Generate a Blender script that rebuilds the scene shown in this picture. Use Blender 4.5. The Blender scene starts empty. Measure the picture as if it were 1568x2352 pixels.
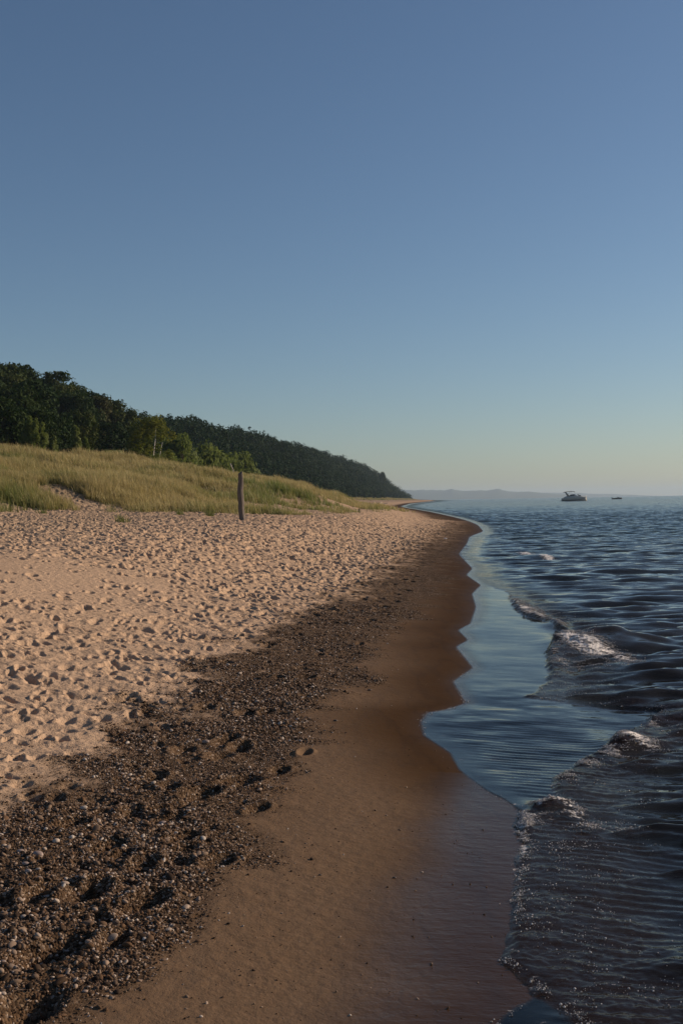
import bpy, bmesh, math, random
import numpy as np
from mathutils import Matrix, Vector
R = math.radians
rng = np.random.default_rng(7); random.seed(7)
S = bpy.context.scene
COL = S.collection
PI = math.pi

# ------------------------------------------------------------------ camera
H = 1.85; F = 2543.0; CX, CY = 784.0, 1176.0
CM = Matrix.Rotation(R(90 - 0.57), 4, 'X') @ Matrix.Rotation(R(-0.945), 4, 'Z')
cam = bpy.data.cameras.new('camera'); co = bpy.data.objects.new('camera', cam); COL.objects.link(co)
co.matrix_world = Matrix.Translation((0, 0, H)) @ CM
cam.sensor_fit = 'VERTICAL'; cam.sensor_height = 22.2; cam.sensor_width = 22.2; cam.lens = 24
cam.clip_start = .1; cam.clip_end = 60000
S.camera = co
M3 = np.array(CM.to_3x3())
def ray(px, py):
    return M3 @ np.array([(px - CX) / F, -(py - CY) / F, -1.0])
def unproj(px, py, z):
    d = ray(px, py); t = (z - H) / d[2]
    return d[0] * t, d[1] * t
def at_dist(px, py, Y):
    d = ray(px, py); t = Y / d[1]
    return np.array([d[0] * t, Y, H + d[2] * t])
def curve(pts, z):
    a = sorted([unproj(x, y, z)[::-1] for x, y in pts])
    a = np.array(a); return a[:, 0], a[:, 1]

# ------------------------------------------------------------------ helpers
def tag(o, label=None, cat=None, group=None, kind=None):
    if label: o['label'] = label
    if cat: o['category'] = cat
    if group: o['group'] = group
    if kind: o['kind'] = kind
    return o
def link(name, me, parent=None, m=None):
    o = bpy.data.objects.new(name, me); COL.objects.link(o)
    if parent: o.parent = parent
    if m is not None: me.materials.append(m)
    return o
def empty(name, loc, rz=0):
    o = bpy.data.objects.new(name, None); COL.objects.link(o)
    o.location = loc; o.rotation_euler = (0, 0, rz); o.empty_display_size = .2
    return o
def np_mesh(name, V, Fc, smooth=True):
    """V (n,3), Fc (m,k) with k 3 or 4"""
    me = bpy.data.meshes.new(name)
    n, (m, k) = len(V), Fc.shape
    me.vertices.add(n); me.vertices.foreach_set('co', np.ascontiguousarray(V, dtype=np.float32).ravel())
    me.loops.add(m * k); me.loops.foreach_set('vertex_index', np.ascontiguousarray(Fc, dtype=np.int32).ravel())
    me.polygons.add(m); me.polygons.foreach_set('loop_start', np.arange(0, m * k, k, dtype=np.int32))
    me.polygons.foreach_set('loop_total', np.full(m, k, dtype=np.int32))
    me.polygons.foreach_set('use_smooth', np.full(m, smooth, dtype=bool))
    me.update(calc_edges=True)
    return me
def attr(me, name, v):
    a = me.attributes.new(name, 'FLOAT', 'POINT'); a.data.foreach_set('value', np.ascontiguousarray(v, dtype=np.float32).ravel())
def vattr(me, name, v):
    a = me.attributes.new(name, 'FLOAT_VECTOR', 'POINT'); a.data.foreach_set('vector', np.ascontiguousarray(v, dtype=np.float32).ravel())
def grid_faces(nr, nc):
    i = np.arange(nr - 1)[:, None] * nc + np.arange(nc - 1)[None, :]
    return np.stack([i, i + 1, i + nc + 1, i + nc], -1).reshape(-1, 4)
def _h(ix, iy, s):
    n = (ix.astype(np.int64) * 374761393 + iy.astype(np.int64) * 668265263 + s * 1442695041) & 0xffffffff
    n = ((n ^ (n >> 13)) * 1274126177) & 0xffffffff
    n = (n ^ (n >> 16)) & 0xffffff
    return n / float(0xffffff)
def vn(x, y, s=0):
    xi = np.floor(x); yi = np.floor(y); fx = x - xi; fy = y - yi
    fx = fx * fx * (3 - 2 * fx); fy = fy * fy * (3 - 2 * fy)
    a = _h(xi, yi, s); b = _h(xi + 1, yi, s); c = _h(xi, yi + 1, s); d = _h(xi + 1, yi + 1, s)
    return (a + (b - a) * fx) * (1 - fy) + (c + (d - c) * fx) * fy - .5
def fbm(x, y, s=0, o=4):
    t = 0; a = 1.0
    for k in range(o):
        t = t + a * vn(x * 2**k + 17.3 * k, y * 2**k - 9.1 * k, s + k); a *= .5
    return t
def ss(x, a, b):
    t = np.clip((x - a) / (b - a), 0, 1); return t * t * (3 - 2 * t)

# ------------------------------------------------------------------ shoreline curves (measured in the photograph, laid on the ground plane)
A_PX = [(1150,2352),(1177,2323),(1228,2285),(1202,2260),(1160,2213),(1152,2171),(1160,2112),(1165,2058),(1171,1977),(1194,1940),(1181,1893),
        (1196,1862),(1156,1834),(1118,1817),(1076,1790),(1049,1767),(1030,1729),(969,1691),(960,1661),(975,1638),(1013,1631),(1063,1612),
        (1034,1566),(1080,1532),(1042,1486),(1070,1469),(1047,1448),(1076,1431),(1089,1393),(1080,1364),(1101,1343),(1068,1321),(1082,1305),
        (1051,1273),(1070,1248),(1076,1233),(1108,1220),(1095,1205),(1070,1195),(1040,1187),(985,1175),(930,1166),(920,1163),(940,1157),(971,1153.5),(1005,1150)]
B_PX = [(1340,2352),(1290,2310),(1228,2283),(1204,2260),(1162,2213),(1154,2171),(1162,2112),(1167,2058),(1173,1977),(1196,1940),(1183,1893),
        (1190,1870),(1219,1847),(1253,1832),(1278,1825),(1270,1800),(1266,1779),(1320,1737),(1392,1695),(1447,1657),(1472,1650),(1480,1628),(1506,1611),
        (1202,1591),(1236,1575),(1257,1541),(1251,1490),(1266,1473),(1287,1456),(1303,1446),(1270,1433),(1253,1418),(1198,1406),(1177,1385),(1160,1355),
        (1112,1341),(1078,1321),(1090,1305),(1065,1273),(1080,1248),(1090,1233),(1115,1220),(1100,1205),(1075,1195),(1045,1187),(990,1175),(935,1166),(925,1163),(945,1157),(975,1153.5),(1010,1150)]
AY, AX = curve(A_PX, .03); BY, BX = curve(B_PX, .03)
def ext(Yk, Xk):
    return np.r_[-200., -20., 0., Yk, 20000.], np.r_[Xk[0] - 4, Xk[0] - .6, Xk[0] - .15, Xk, Xk[-1] + (20000 - Yk[-1]) * .02]
AY, AX = ext(AY, AX); BY, BX = ext(BY, BX)
def _jag(Y, s):
    Y = np.asarray(Y, dtype=float); w = .03 + .0025 * np.clip(Y, 0, 60)
    return w * fbm(Y * 2.6, Y * 0 + .5, s, 3) + .4 * w * vn(Y * 17, Y * 0 + .5, s + 5)
# rounded cusps farther up the beach
_fy = np.r_[np.linspace(-200, 2, 60)[:-1], np.geomspace(2, 20000, 2400)]; _fx = np.interp(_fy, AY, AX)
_sx = np.array([(np.interp(y0 + np.linspace(-1, 1, 15) * .030 * max(y0 - 7, 0), AY, AX) * np.hanning(17)[1:-1]).sum() / np.hanning(17)[1:-1].sum() for y0 in _fy])
def XA(Y): return np.interp(Y, _fy, _sx) + _jag(Y, 501) * 1.3 * (1 - ss(np.asarray(Y, dtype=float), 6.0, 6.6))
def XB(Y): return np.maximum(np.interp(Y, BY, BX) + _jag(Y, 501) * 1.3, XA(Y))
# mean shoreline: A smoothed
_yy = np.concatenate([np.linspace(-200, 0, 50)[:-1], np.geomspace(.5, 20000, 900)])
_sm = []
for y0 in _yy:
    w = .8 + abs(y0) * .16
    q = y0 + np.linspace(-1, 1, 41) * w; g = np.exp(-(np.linspace(-1, 1, 41) * 1.7)**2)
    _sm.append((XA(q) * g).sum() / g.sum())
_sm = np.array(_sm)
def XM(Y): return np.interp(Y, _yy, _sm)

PS = [-6000, -200, -30, -10, -3, -1, 0, 1, 2, 3, 4, 5.5, 7, 8.3, 10, 13, 22, 60]
PZ = [-14, -8, -2.0, -.62, -.19, -.045, .035, .09, .155, .25, .38, .68, .97, 1.10, 1.10, 1.32, 1.70, 2.0]
_ps = np.linspace(-40, 60, 2001); _pz = np.interp(_ps, PS, PZ)
_pz = np.convolve(np.pad(_pz, 20, 'edge'), np.ones(41) / 41, 'valid')
def prof(s): return np.where((s > -39) & (s < 59), np.interp(s, _ps, _pz), np.interp(s, PS, PZ))
def FRONT(Y): return np.interp(Y, [0, 30, 50, 65, 100, 143, 220, 330, 600, 2500], [26, 24, 20.5, 13.8, 11, 9.5, 13, 16, 20, 22])
def S0(Y): return np.interp(Y, [0, 175, 205, 250, 270, 330, 420, 520, 20000], [54, 53, 47, 42, 52, 52, 46, 42, 40])
def macro(X, Y):
    s = XM(Y) - X
    z = prof(s)
    d = s - FRONT(Y) + 5 * fbm(X / 14, Y / 14, 3, 2)
    near = 1 - ss(Y, 60, 110)
    h1 = 1.45 - .35 * near; h2 = 1.25 - .45 * near
    far = 1 - .55 * ss(Y, 250, 600)
    dune = h1 * ss(d, 0, 6.5) + h2 * ss(d, 4, 20) + np.clip(d - 13, 0, 40) * .112
    hum = (fbm(X / 11, Y / 13, 11, 3) * 1.6 + fbm(X / 4, Y / 4.5, 12, 2) * .35) * ss(d, 1, 10) * (1 - .6 * ss(s, 60, 90))
    z = z + (dune + hum) * far
    s0 = S0(Y)
    Hm = np.interp(Y, [0, 150, 215, 250, 285, 330, 420, 600, 750, 1000, 1250, 1450, 1800, 2500], [5, 5.5, 9, 12.5, 8, 11, 18, 24, 25, 27, 29, 25, 4, 0])
    z = z + Hm * ss(s, s0, s0 + 46) + 3.0 * fbm(X / 40, Y / 60, 21, 2) * ss(s, s0 + 10, s0 + 50)
    # land runs out to a low point, then open water
    z = z - 6 * ss(Y, 1900, 2600) - 20 * ss(Y, 1900, 3500)
    return z
def unproj_g(px, py, n=25):
    z = .5
    d = ray(px, py)
    # march for the first hit
    t0 = 1.0; zprev = None
    ts = np.geomspace(2, 2500, 4000)
    P = np.outer(ts, d); P[:, 2] += H
    g = macro(P[:, 0], P[:, 1]); k = np.argmax(P[:, 2] < g)
    if P[k, 2] >= g[k]: k = len(ts) - 1
    return P[k, 0], P[k, 1], g[k]
def curve_g(pts):
    a = np.array(sorted([(unproj_g(x, y)[1], unproj_g(x, y)[0]) for x, y in pts])); return a[:, 0], a[:, 1]

G1Y, G1X = curve_g([(150,2352),(240,2290),(330,2230),(440,2130),(480,2040),(540,1960),(560,1880),(590,1830),(680,1770),(700,1690),(715,1620),(830,1570),(850,1480),
                    (920,1440),(1000,1360),(1020,1310),(1050,1240),(1082,1207)])
G2Y, G2X = curve_g([(1,1850),(60,1805),(170,1745),(270,1700),(380,1650),(440,1590),(480,1540),(530,1500),(620,1450),(720,1400),(830,1350),(900,1300),(970,1255),(1020,1222),(1045,1196)])
G2Y = np.r_[0, 3.5, G2Y]; G2X = np.r_[G2X[0] - 1.2, G2X[0] - .45, G2X]
SY, SX = curve_g([(700,2352),(770,2230),(830,2110),(865,2040),(925,1980),(955,1900),(985,1850),(1030,1775)])

def masks(X, Y):
    s = XM(Y) - X
    n1 = fbm(X * 2.6, Y * 2.0, 41, 4); n2 = fbm(X * 9, Y * 7, 45, 3)
    g1 = X - np.where(Y > G1Y[-1], XM(Y) - 1.2, np.interp(Y, G1Y, G1X))       # >0 : seaward of the gravel
    g2 = X - np.where(Y > G2Y[-1], XM(Y) - 3, np.interp(Y, G2Y, G2X))       # <0 : landward
    sc = .10 + .007 * np.clip(Y, 0, 60)
    # tongues of dark grit reaching seaward over the smooth sand, streaked along x
    streak = vn(X * .8, Y * 3.2 + .5 * X, 51) + .5 * vn(X * 1.5, Y * 8.0 + X, 52)
    gm = (1 - ss(g1 / sc - 2.4 * streak - 1.2 * n1, -1.6, 2.2)) * ss(g2 / (sc + .07) + 2.6 * n1 + 2.2 * n2, -3.2, 2.8)
    gm = gm * (1 - ss(Y, 90, 160))
    wet = ss(g2 / (sc + .06) + 1.8 * n1 + 1.0 * n2, -2.0, 2.8) * .75
    a = X - XA(Y)
    shn = X - np.where(Y < SY[-1], np.interp(Y, SY, SX), XA(Y) + .02 - .006 * np.clip(Y, 0, 60))
    wet = np.clip(wet + .25 * ss(a / (.25 + .03 * Y), -2.2, -.2), 0, 1)
    wd = np.where(Y < SY[-1], .30, .10 + .011 * np.clip(Y, 0, 60))
    film = ss(shn + .07 * n1, -wd * .8, wd)
    film = film * np.where(Y < SY[-1], .82, .42)
    film = np.maximum(film, ss(a, -.02, .05) )
    return s, gm, wet, film

# ------------------------------------------------------------------ ground sheet
def rows_from(y0, y1, fn):
    r = [y0]
    while r[-1] < y1: r.append(r[-1] + fn(r[-1]))
    return r
r1 = list(np.linspace(-60, 0, 22)[:-1]) + list(np.linspace(0, 3.0, 30)[:-1])
def dy(Y):
    if Y < 10: return .011 + .0021 * (Y - 3)
    if Y < 60: return .026 + .0008 * (Y - 10)
    if Y < 250: return .066 * (Y / 60)**1.7
    return Y * .012
r2 = rows_from(3.0, 15500, dy)
GY = np.array(r1 + r2)
UI = .50; NI = 1010
ui = np.linspace(-UI, UI, NI)
ul = -UI - (np.geomspace(.004, .52, 80) ) ; ul = ul[::-1]; ur = UI + np.geomspace(.006, .52, 36)
GU = np.r_[ul, ui, ur]
def W(Y): return np.sqrt(Y * Y + 4.0)
def gridX(U, Y): return U[None, :] * W(Y)[:, None] + np.sign(U)[None, :] * np.clip(np.abs(U) - UI, 0, 1)[None, :] * 90
GXX = gridX(GU, GY); GYY = np.repeat(GY[:, None], len(GU), 1)
Z = macro(GXX, GYY)
s_, gm_, wet_, film_ = masks(GXX, GYY)
dr = GXX - np.where(GYY > G2Y[-1], XM(GYY) - 3, np.interp(GYY, G2Y, G2X))
dry = 1 - ss(dr, -.5, .25 + .01 * GYY)              # trampled dry sand
dryg = np.clip(dry + .85 * gm_, 0, 1)
inl = np.clip(s_, 0, 100)
# soft lumps of walked-over sand
lump = (np.abs(fbm(GXX * 1.9, GYY * 2.6, 61, 3)) * -1 + .2) * .040 + fbm(GXX * .7, GYY * .8, 62, 2) * .045 + fbm(GXX * 5, GYY * 8, 63, 3) * .026
flatp = np.exp(-(((GXX + 4.4) / 1.9)**2 + ((GYY - 16.5) / 3.2)**2)**1.5)      # the smooth patch at the berm
rough = dryg * (1 - .85 * flatp) * (1 - .5 * ss(GYY, 80, 300))
Z += lump * rough * (1 + .5 * ss(GYY, 20, 60))
Z += fbm(GXX * 30, GYY * 34, 66, 2) * .006 * gm_
Z += .003 * fbm(GXX * 2.2, GYY * 2.2, 67, 2) * (1 - dryg)
# footprints
def stamp(x0, y0, ang, L, Wd, dep, rim):
    r = L * 1.6 + .1
    i0, i1 = np.searchsorted(GY, [y0 - r, y0 + r])
    if i1 <= i0 + 1: return
    w = W(np.array([y0]))[0]
    c0 = len(ul) + int((x0 / w - r / (w * .98) + UI) / (2 * UI) * (NI - 1)) - 2; c1 = len(ul) + int((x0 / w + r / (w * .98) + UI) / (2 * UI) * (NI - 1)) + 3
    c0 = max(c0, 0); c1 = min(c1, len(GU))
    if c1 <= c0: return
    dx = GXX[i0:i1, c0:c1] - x0; dyv = GYY[i0:i1, c0:c1] - y0
    a = dx * math.cos(ang) + dyv * math.sin(ang); b = -dx * math.sin(ang) + dyv * math.cos(ang)
    q = (a / L)**2 + (b / Wd)**2
    Z[i0:i1, c0:c1] += -dep * np.exp(-q * q * 1.2) + rim * np.exp(-((np.sqrt(q) - 1.45) / .38)**2) * (1 + .7 * np.cos(np.arctan2(b, a) - 1.0))
npits = 0
Yc = rng.uniform(4, 110, 120000)
Xc = XM(Yc) - rng.uniform(1.2, 24, 120000)
ok = (np.abs(Xc / np.sqrt(Yc**2 + 4)) < .49)
Xc = Xc[ok]; Yc = Yc[ok]
_, gmc, _, _ = masks(Xc, Yc)
drc = 1 - ss(Xc - np.interp(Yc, G2Y, G2X), -.4, .2)
fp = np.exp(-(((Xc + 4.4) / 1.9)**2 + ((Yc - 16.5) / 3.2)**2)**1.5)
pr = np.clip(drc + .26 * (gmc > .5), 0, 1) * (1 - .93 * fp) * np.where(Yc < 60, 1, .6)
ok = rng.random(len(Xc)) < pr
for x0, y0, g in zip(Xc[ok], Yc[ok], drc[ok]):
    ang = PI / 2 + .35 + rng.normal(0, .6)
    big = rng.random() < .5
    L = (rng.uniform(.06, .105) if rng.random() < .35 else rng.uniform(.05, .075)) if big else rng.uniform(.028, .05)
    dep = (rng.uniform(.022, .045) if big else rng.uniform(.010, .022)) * (1 if g > .5 else .8)
    fy = 1 + .75 * min(1, max(0, (y0 - 9) / 22)); L *= fy; dep *= fy * 1.1
    stamp(x0, y0, ang, L, L * rng.uniform(.42, .7), dep, dep * rng.uniform(.08, .28))
_p = unproj_g(556, 1196); stamp(_p[0], _p[1] - .05, 0, .34, .26, -.07, 0)
# the clear single footprints in the gravel
for px, py, sc in [(120,2185,1.3),(40,2330,1.3),(330,2080,1.0),(200,2055,1.0),(330,1990,.8),(500,1985,.8),(460,1830,1.1),(545,1800,1.3),(520,1700,1.0),(550,1715,1.0),
                   (505,1735,1.0),(640,1770,.7),(300,1870,.8),(370,1890,.6),(610,1640,.7),(470,1625,.9),(700,1560,.8),(350,1790,.8),(250,1950,.8),(590,1860,.6),(700,1730,.6),
                   (640,1560,.8),(560,1640,.9),(420,1720,1.0),(420,1930,.8),(160,1900,.8),(260,2170,.7),(90,2060,.8)]:
    x0, y0, _z = unproj_g(px, py)
    stamp(x0, y0, PI / 2 - .45 + rng.normal(0, .2), .13 * sc, .065 * sc, .055 * sc, .014)
gv = np.stack([GXX, GYY, Z], -1).reshape(-1, 3)
gme = np_mesh('ground', gv, grid_faces(len(GY), len(GU)))
dfr = s_ - FRONT(GYY)
grassy = ss(dfr + 5 * fbm(GXX / 14, GYY / 14, 3, 2) + 3 * fbm(GXX / 3, GYY / 3, 71, 2), -1.0, 8)
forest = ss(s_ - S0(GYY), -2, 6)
attr(gme, 'back_shade', ss(s_, 8.5, 13)); attr(gme, 'gravel', gm_); attr(gme, 'wet', wet_); attr(gme, 'film', film_); attr(gme, 'grassy', grassy); attr(gme, 'forest', forest)
ground = link('ground', gme); tag(ground, kind='structure')
def GZ(x, y):
    i = int(np.clip(np.searchsorted(GY, y), 1, len(GY) - 1))
    t = (y - GY[i - 1]) / (GY[i] - GY[i - 1])
    z0 = np.interp(x, GXX[i - 1], Z[i - 1]); z1 = np.interp(x, GXX[i], Z[i])
    return float(z0 * (1 - t) + z1 * t)
def GZv(x, y):
    """vectorised lookup on the real sheet"""
    i = np.clip(np.searchsorted(GY, y), 1, len(GY) - 1)
    t = (y - GY[i - 1]) / (GY[i] - GY[i - 1])
    def row(ir):
        w = W(GY[ir]); u = x / w
        aa = np.abs(u)
        out = np.where(aa > UI, (np.abs(x) + 90 * UI) / (w + 90), aa)
        u = np.sign(u) * out
        c = np.clip(np.searchsorted(GU, u), 1, len(GU) - 1)
        f = np.clip((u - GU[c - 1]) / (GU[c] - GU[c - 1]), 0, 1)
        return Z[ir, c - 1] * (1 - f) + Z[ir, c] * f
    return row(i - 1) * (1 - t) + row(i) * t

# ------------------------------------------------------------------ node material helper
class NM:
    def __init__(s, name):
        s.m = bpy.data.materials.new(name); s.m.use_nodes = True; s.t = s.m.node_tree; s.t.nodes.clear()
        s.out = s.n('ShaderNodeOutputMaterial')
    def n(s, typ, **kw):
        nd = s.t.nodes.new(typ)
        for k, v in kw.items():
            if k[0] == 'i' and k[1:].isdigit(): s.set(nd.inputs[int(k[1:])], v)
            elif k.startswith('in_'): s.set(nd.inputs[k[3:].replace('_', ' ')], v)
            else: setattr(nd, k, v)
        return nd
    def set(s, sock, v):
        if isinstance(v, bpy.types.NodeSocket): s.t.links.new(v, sock)
        elif isinstance(v, (tuple, list)) and len(v) == 3 and sock.type == 'RGBA': sock.default_value = (*v, 1)
        else: sock.default_value = v
    def attr(s, nm): return s.n('ShaderNodeAttribute', attribute_name=nm).outputs['Fac']
    def math(s, op, a, b=0.0, c=None):
        nd = s.n('ShaderNodeMath', operation=op); s.set(nd.inputs[0], a); s.set(nd.inputs[1], b)
        if c is not None: s.set(nd.inputs[2], c)
        return nd.outputs[0]
    def mix(s, f, a, b, bt='MIX'):
        nd = s.n('ShaderNodeMix', data_type='RGBA', blend_type=bt); s.set(nd.inputs[0], f); s.set(nd.inputs[6], a); s.set(nd.inputs[7], b)
        return nd.outputs[2]
    def ramp(s, f, pts, ip='LINEAR'):
        nd = s.n('ShaderNodeValToRGB'); nd.color_ramp.interpolation = ip; e = nd.color_ramp.elements
        while len(e) < len(pts): e.new(.5)
        for q, (p, c) in zip(e, pts): q.position = p; q.color = (*c, 1) if not isinstance(c, (int, float)) else (c, c, c, 1)
        s.set(nd.inputs[0], f); return nd.outputs[0]
    def coords(s, scale=(1, 1, 1)):
        g = s.n('ShaderNodeTexCoord').outputs['Object']
        mp = s.n('ShaderNodeMapping'); mp.inputs['Scale'].default_value = scale; s.t.links.new(g, mp.inputs[0]); return mp.outputs[0]
    def noise(s, scale, detail=3, rough=.5, co=None):
        nd = s.n('ShaderNodeTexNoise'); nd.inputs['Scale'].default_value = scale; nd.inputs['Detail'].default_value = detail; nd.inputs['Roughness'].default_value = rough
        s.set(nd.inputs['Vector'], co if co is not None else s.coords()); return nd.outputs[0]
    def bump(s, h, dist, strength=1.0, normal=None):
        nd = s.n('ShaderNodeBump'); nd.inputs['Distance'].default_value = dist; nd.inputs['Strength'].default_value = strength
        s.set(nd.inputs['Height'], h)
        if normal is not None: s.set(nd.inputs['Normal'], normal)
        return nd.outputs[0]
    def pbr(s, **kw):
        b = s.n('ShaderNodeBsdfPrincipled')
        for k, v in kw.items(): s.set(b.inputs[k.replace('_', ' ')], v)
        s.t.links.new(b.outputs[0], s.out.inputs[0]); return b

def simple(name, col, rough=.6, var=.25, scale=4, **kw):
    m = NM(name); n = m.noise(scale, 4)
    c2 = tuple(v * (1 - var) for v in col); c3 = tuple(min(1, v * (1 + var)) for v in col)
    m.pbr(Base_Color=m.mix(n, c2, c3), Roughness=rough, **kw); return m.m

# ------------------------------------------------------------------ ground material
m = NM('beach_ground')
gravel, wet, film, grs, fst = [m.attr(k) for k in ('gravel', 'wet', 'film', 'grassy', 'forest')]
nb = m.noise(1.3, 5); nf = m.noise(22, 4, .6); nff = m.noise(140, 3, .6)
dryc = m.mix(nb, (.45, .315, .210), (.54, .385, .265))
dryc = m.mix(m.math('MULTIPLY', m.ramp(nf, [(.35, 0.), (.75, 1.)]), .35), dryc, (.33, .205, .125))
dryc = m.mix(m.math('MULTIPLY', m.attr('back_shade'), .6), dryc, (.33, .24, .165))  # dimmer grazing light behind the berm crest, mixed into the sand colour
wetc = m.mix(m.noise(.9, 4), (.049, .0222, .0058), (.068, .0325, .0095))
wetc = m.mix(m.math('MULTIPLY', m.ramp(nff, [(.55, 0.), (.72, 1.)]), .45), wetc, (.05, .034, .022))
sw = m.ramp(m.noise(1.6, 3, .5, m.coords((1.9, .42, 1))), [(.455, 0.), (.49, 1.), (.50, 1.), (.56, 0.)])
wetc = m.mix(m.math('MULTIPLY', sw, .30), wetc, (.026, .013, .006))
spk = m.ramp(m.noise(34, 2), [(.68, 0.), (.73, 1.)])
wetc = m.mix(m.math('MULTIPLY', spk, .6), wetc, (.03, .022, .016))
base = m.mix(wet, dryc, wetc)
vor = m.n('ShaderNodeTexVoronoi'); vor.inputs['Scale'].default_value = 85; m.set(vor.inputs['Vector'], m.coords())
sep = m.n('ShaderNodeSeparateColor'); m.t.links.new(vor.outputs['Color'], sep.inputs[0])
gc = m.ramp(sep.outputs[0], [(0, (.020, .013, .009)), (.45, (.066, .040, .023)), (.72, (.125, .078, .045)), (.90, (.21, .15, .10)), (1, (.38, .30, .24))])
gfac = m.ramp(m.math('ADD', m.math('ADD', m.math('MULTIPLY', gravel, .92), m.math('MULTIPLY', m.math('MULTIPLY', m.math('SUBTRACT', m.noise(5.5, 5, .7), .5), gravel), 1.5)), m.math('MULTIPLY', m.math('SUBTRACT', m.noise(60, 5, .75), .5), m.math('MULTIPLY_ADD', m.noise(3.5, 5, .65), 1.0, 1.0))), [(.30, 0.), (.74, .80)])
base = m.mix(gfac, base, gc)
base = m.mix(m.math('MULTIPLY', film, .42), base, (.016, .009, .006))
gg = m.mix(m.noise(1.5, 5), (.05, .055, .02), (.17, .13, .06))
base = m.mix(m.math('MULTIPLY', grs, .9), base, gg)
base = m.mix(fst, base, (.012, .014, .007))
hb = m.math('ADD', m.math('MULTIPLY', m.noise(45, 4, .65), m.math('SUBTRACT', 1.0, film)), 0.0)
dw = m.math('SUBTRACT', 1.0, m.math('MULTIPLY', wet, .92))
bn = m.bump(m.noise(14, 5, .65), .035, 1.0)
bn_mix = m.n('ShaderNodeBump'); bn_mix.inputs['Distance'].default_value = .045
m.set(bn_mix.inputs['Height'], m.math('MULTIPLY', m.noise(12, 6, .62), dw))
b2 = m.n('ShaderNodeBump'); b2.inputs['Distance'].default_value = .012
m.set(b2.inputs['Height'], m.math('MULTIPLY', m.math('SUBTRACT', 1.0, vor.outputs['Distance']), gfac)); m.set(b2.inputs['Normal'], bn_mix.outputs[0])
bR = m.n('ShaderNodeBump'); bR.inputs['Distance'].default_value = .004; m.set(bR.inputs['Height'], m.math('MULTIPLY', m.noise(16, 4, .6, m.coords((.22, 1, 1))), film)); m.set(bR.inputs['Normal'], b2.outputs[0])
b3 = m.bump(m.math('MULTIPLY', m.noise(160, 2), m.math('SUBTRACT', 1.0, film)), .0012, 1, bR.outputs[0])
rough = m.math('SUBTRACT', .92, m.math('MULTIPLY', wet, .12))
rough = m.math('MULTIPLY_ADD', film, -.68, rough)
spec = m.math('MULTIPLY_ADD', wet, .03, .05); spec = m.math('MULTIPLY_ADD', film, .25, spec)
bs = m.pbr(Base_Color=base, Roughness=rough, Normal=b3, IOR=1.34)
m.set(bs.inputs['Specular IOR Level'], spec)
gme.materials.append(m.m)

# ------------------------------------------------------------------ water
def dyw(Y): return min(max(.008, .0011 * Y**1.5), .11) if Y < 110 else (.11 * (Y / 110)**1.6 if Y < 700 else Y * .03)
WYr = np.array(list(np.linspace(-60, 2.6, 40)[:-1]) + rows_from(2.6, 15300, dyw))
cw = np.r_[np.linspace(0, 1, 640), 1 + np.geomspace(.02, 1, 60)]
x_left = XM(WYr) - 1.2 - .02 * np.clip(WYr, 0, 60)
x_mid = np.maximum(x_left + .6, .355 * np.sqrt(WYr**2 + 4) + .2)
WX = np.where(cw[None, :] <= 1, x_left[:, None] + (x_mid - x_left)[:, None] * np.clip(cw, 0, 1)[None, :],
              x_mid[:, None] + ((cw - 1)[None, :]**1.0) * (W(WYr) * .62 + 60)[:, None])
# beyond the point the lake spreads to the left as well
far = ss(WYr, 1500, 2600)
WX = WX * (1 - far[:, None]) + far[:, None] * (np.linspace(-.95, .97, len(cw))[None, :] * WYr[:, None])
WY = np.repeat(WYr[:, None], len(cw), 1)
dYg = np.gradient(WYr)[:, None]
zg = macro(WX, WY) + 0.0
aa = WX - XA(WY); bb = WX - XB(WY)
wave = np.zeros_like(WX)
off = np.clip(bb, 0, None)
amp_sea = .40 + .60 * ss(bb, .1, 1.6)
r2g = np.random.default_rng(21)
for k in range(76):
    lam = .08 * (2.6 / .08)**(k / 75.)
    th = r2g.normal(-.16, .30)                          # direction of travel, about the y axis
    kx, ky = 2 * PI / lam * math.sin(th), 2 * PI / lam * math.cos(th)
    A = .0120 * lam**.85 * r2g.uniform(.6, 1.3) * (1 if lam < .5 else (.5 / lam)**1.05)
    cutoff = ss(lam / dYg, 3.0, 6.0)
    ph = kx * WX + ky * WY + r2g.uniform(0, 6.28) + 2.0 * vn(WX / (lam * 4), WY / (lam * 4), 200 + k)
    grp = .5 + 1.2 * (vn(WX / (lam * 5), WY / (lam * 3.5), 300 + k) + .5)
    s1 = np.sin(ph); wave += A * cutoff * grp * (s1 + .28 * np.cos(2 * ph))
# slow swell running to the beach
for lam, th, A in [(5.2, -.5, .003), (7.5, -.35, .005), (11, -.6, .008)]:
    ph = 2 * PI / lam * (math.sin(th) * WX + math.cos(th) * WY) + 2.5 * vn(WX / 12, WY / 12, 400)
    wave += A * np.sin(ph) * ss(lam / dYg, 3, 6) * ss(bb, 1, 8)
frm = np.interp(WY[:, :1], [0, 5.2, 6.4, 7.3, 8.2, 9.6, 10.1, 10.6, 11.5, 14, 16, 18.5, 22, 60, 20000], [.016, .018, .026, .028, .058, .072, .014, .006, .03, .10, .06, .05, .012, .008, .004])
nfr = fbm(WX * 3, WY * 3, 77, 3)
frn = frm * (1 + .8 * nfr) * (ss(bb, -.01, .07) * (1 - .75 * ss(bb, .08, .75)))
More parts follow.
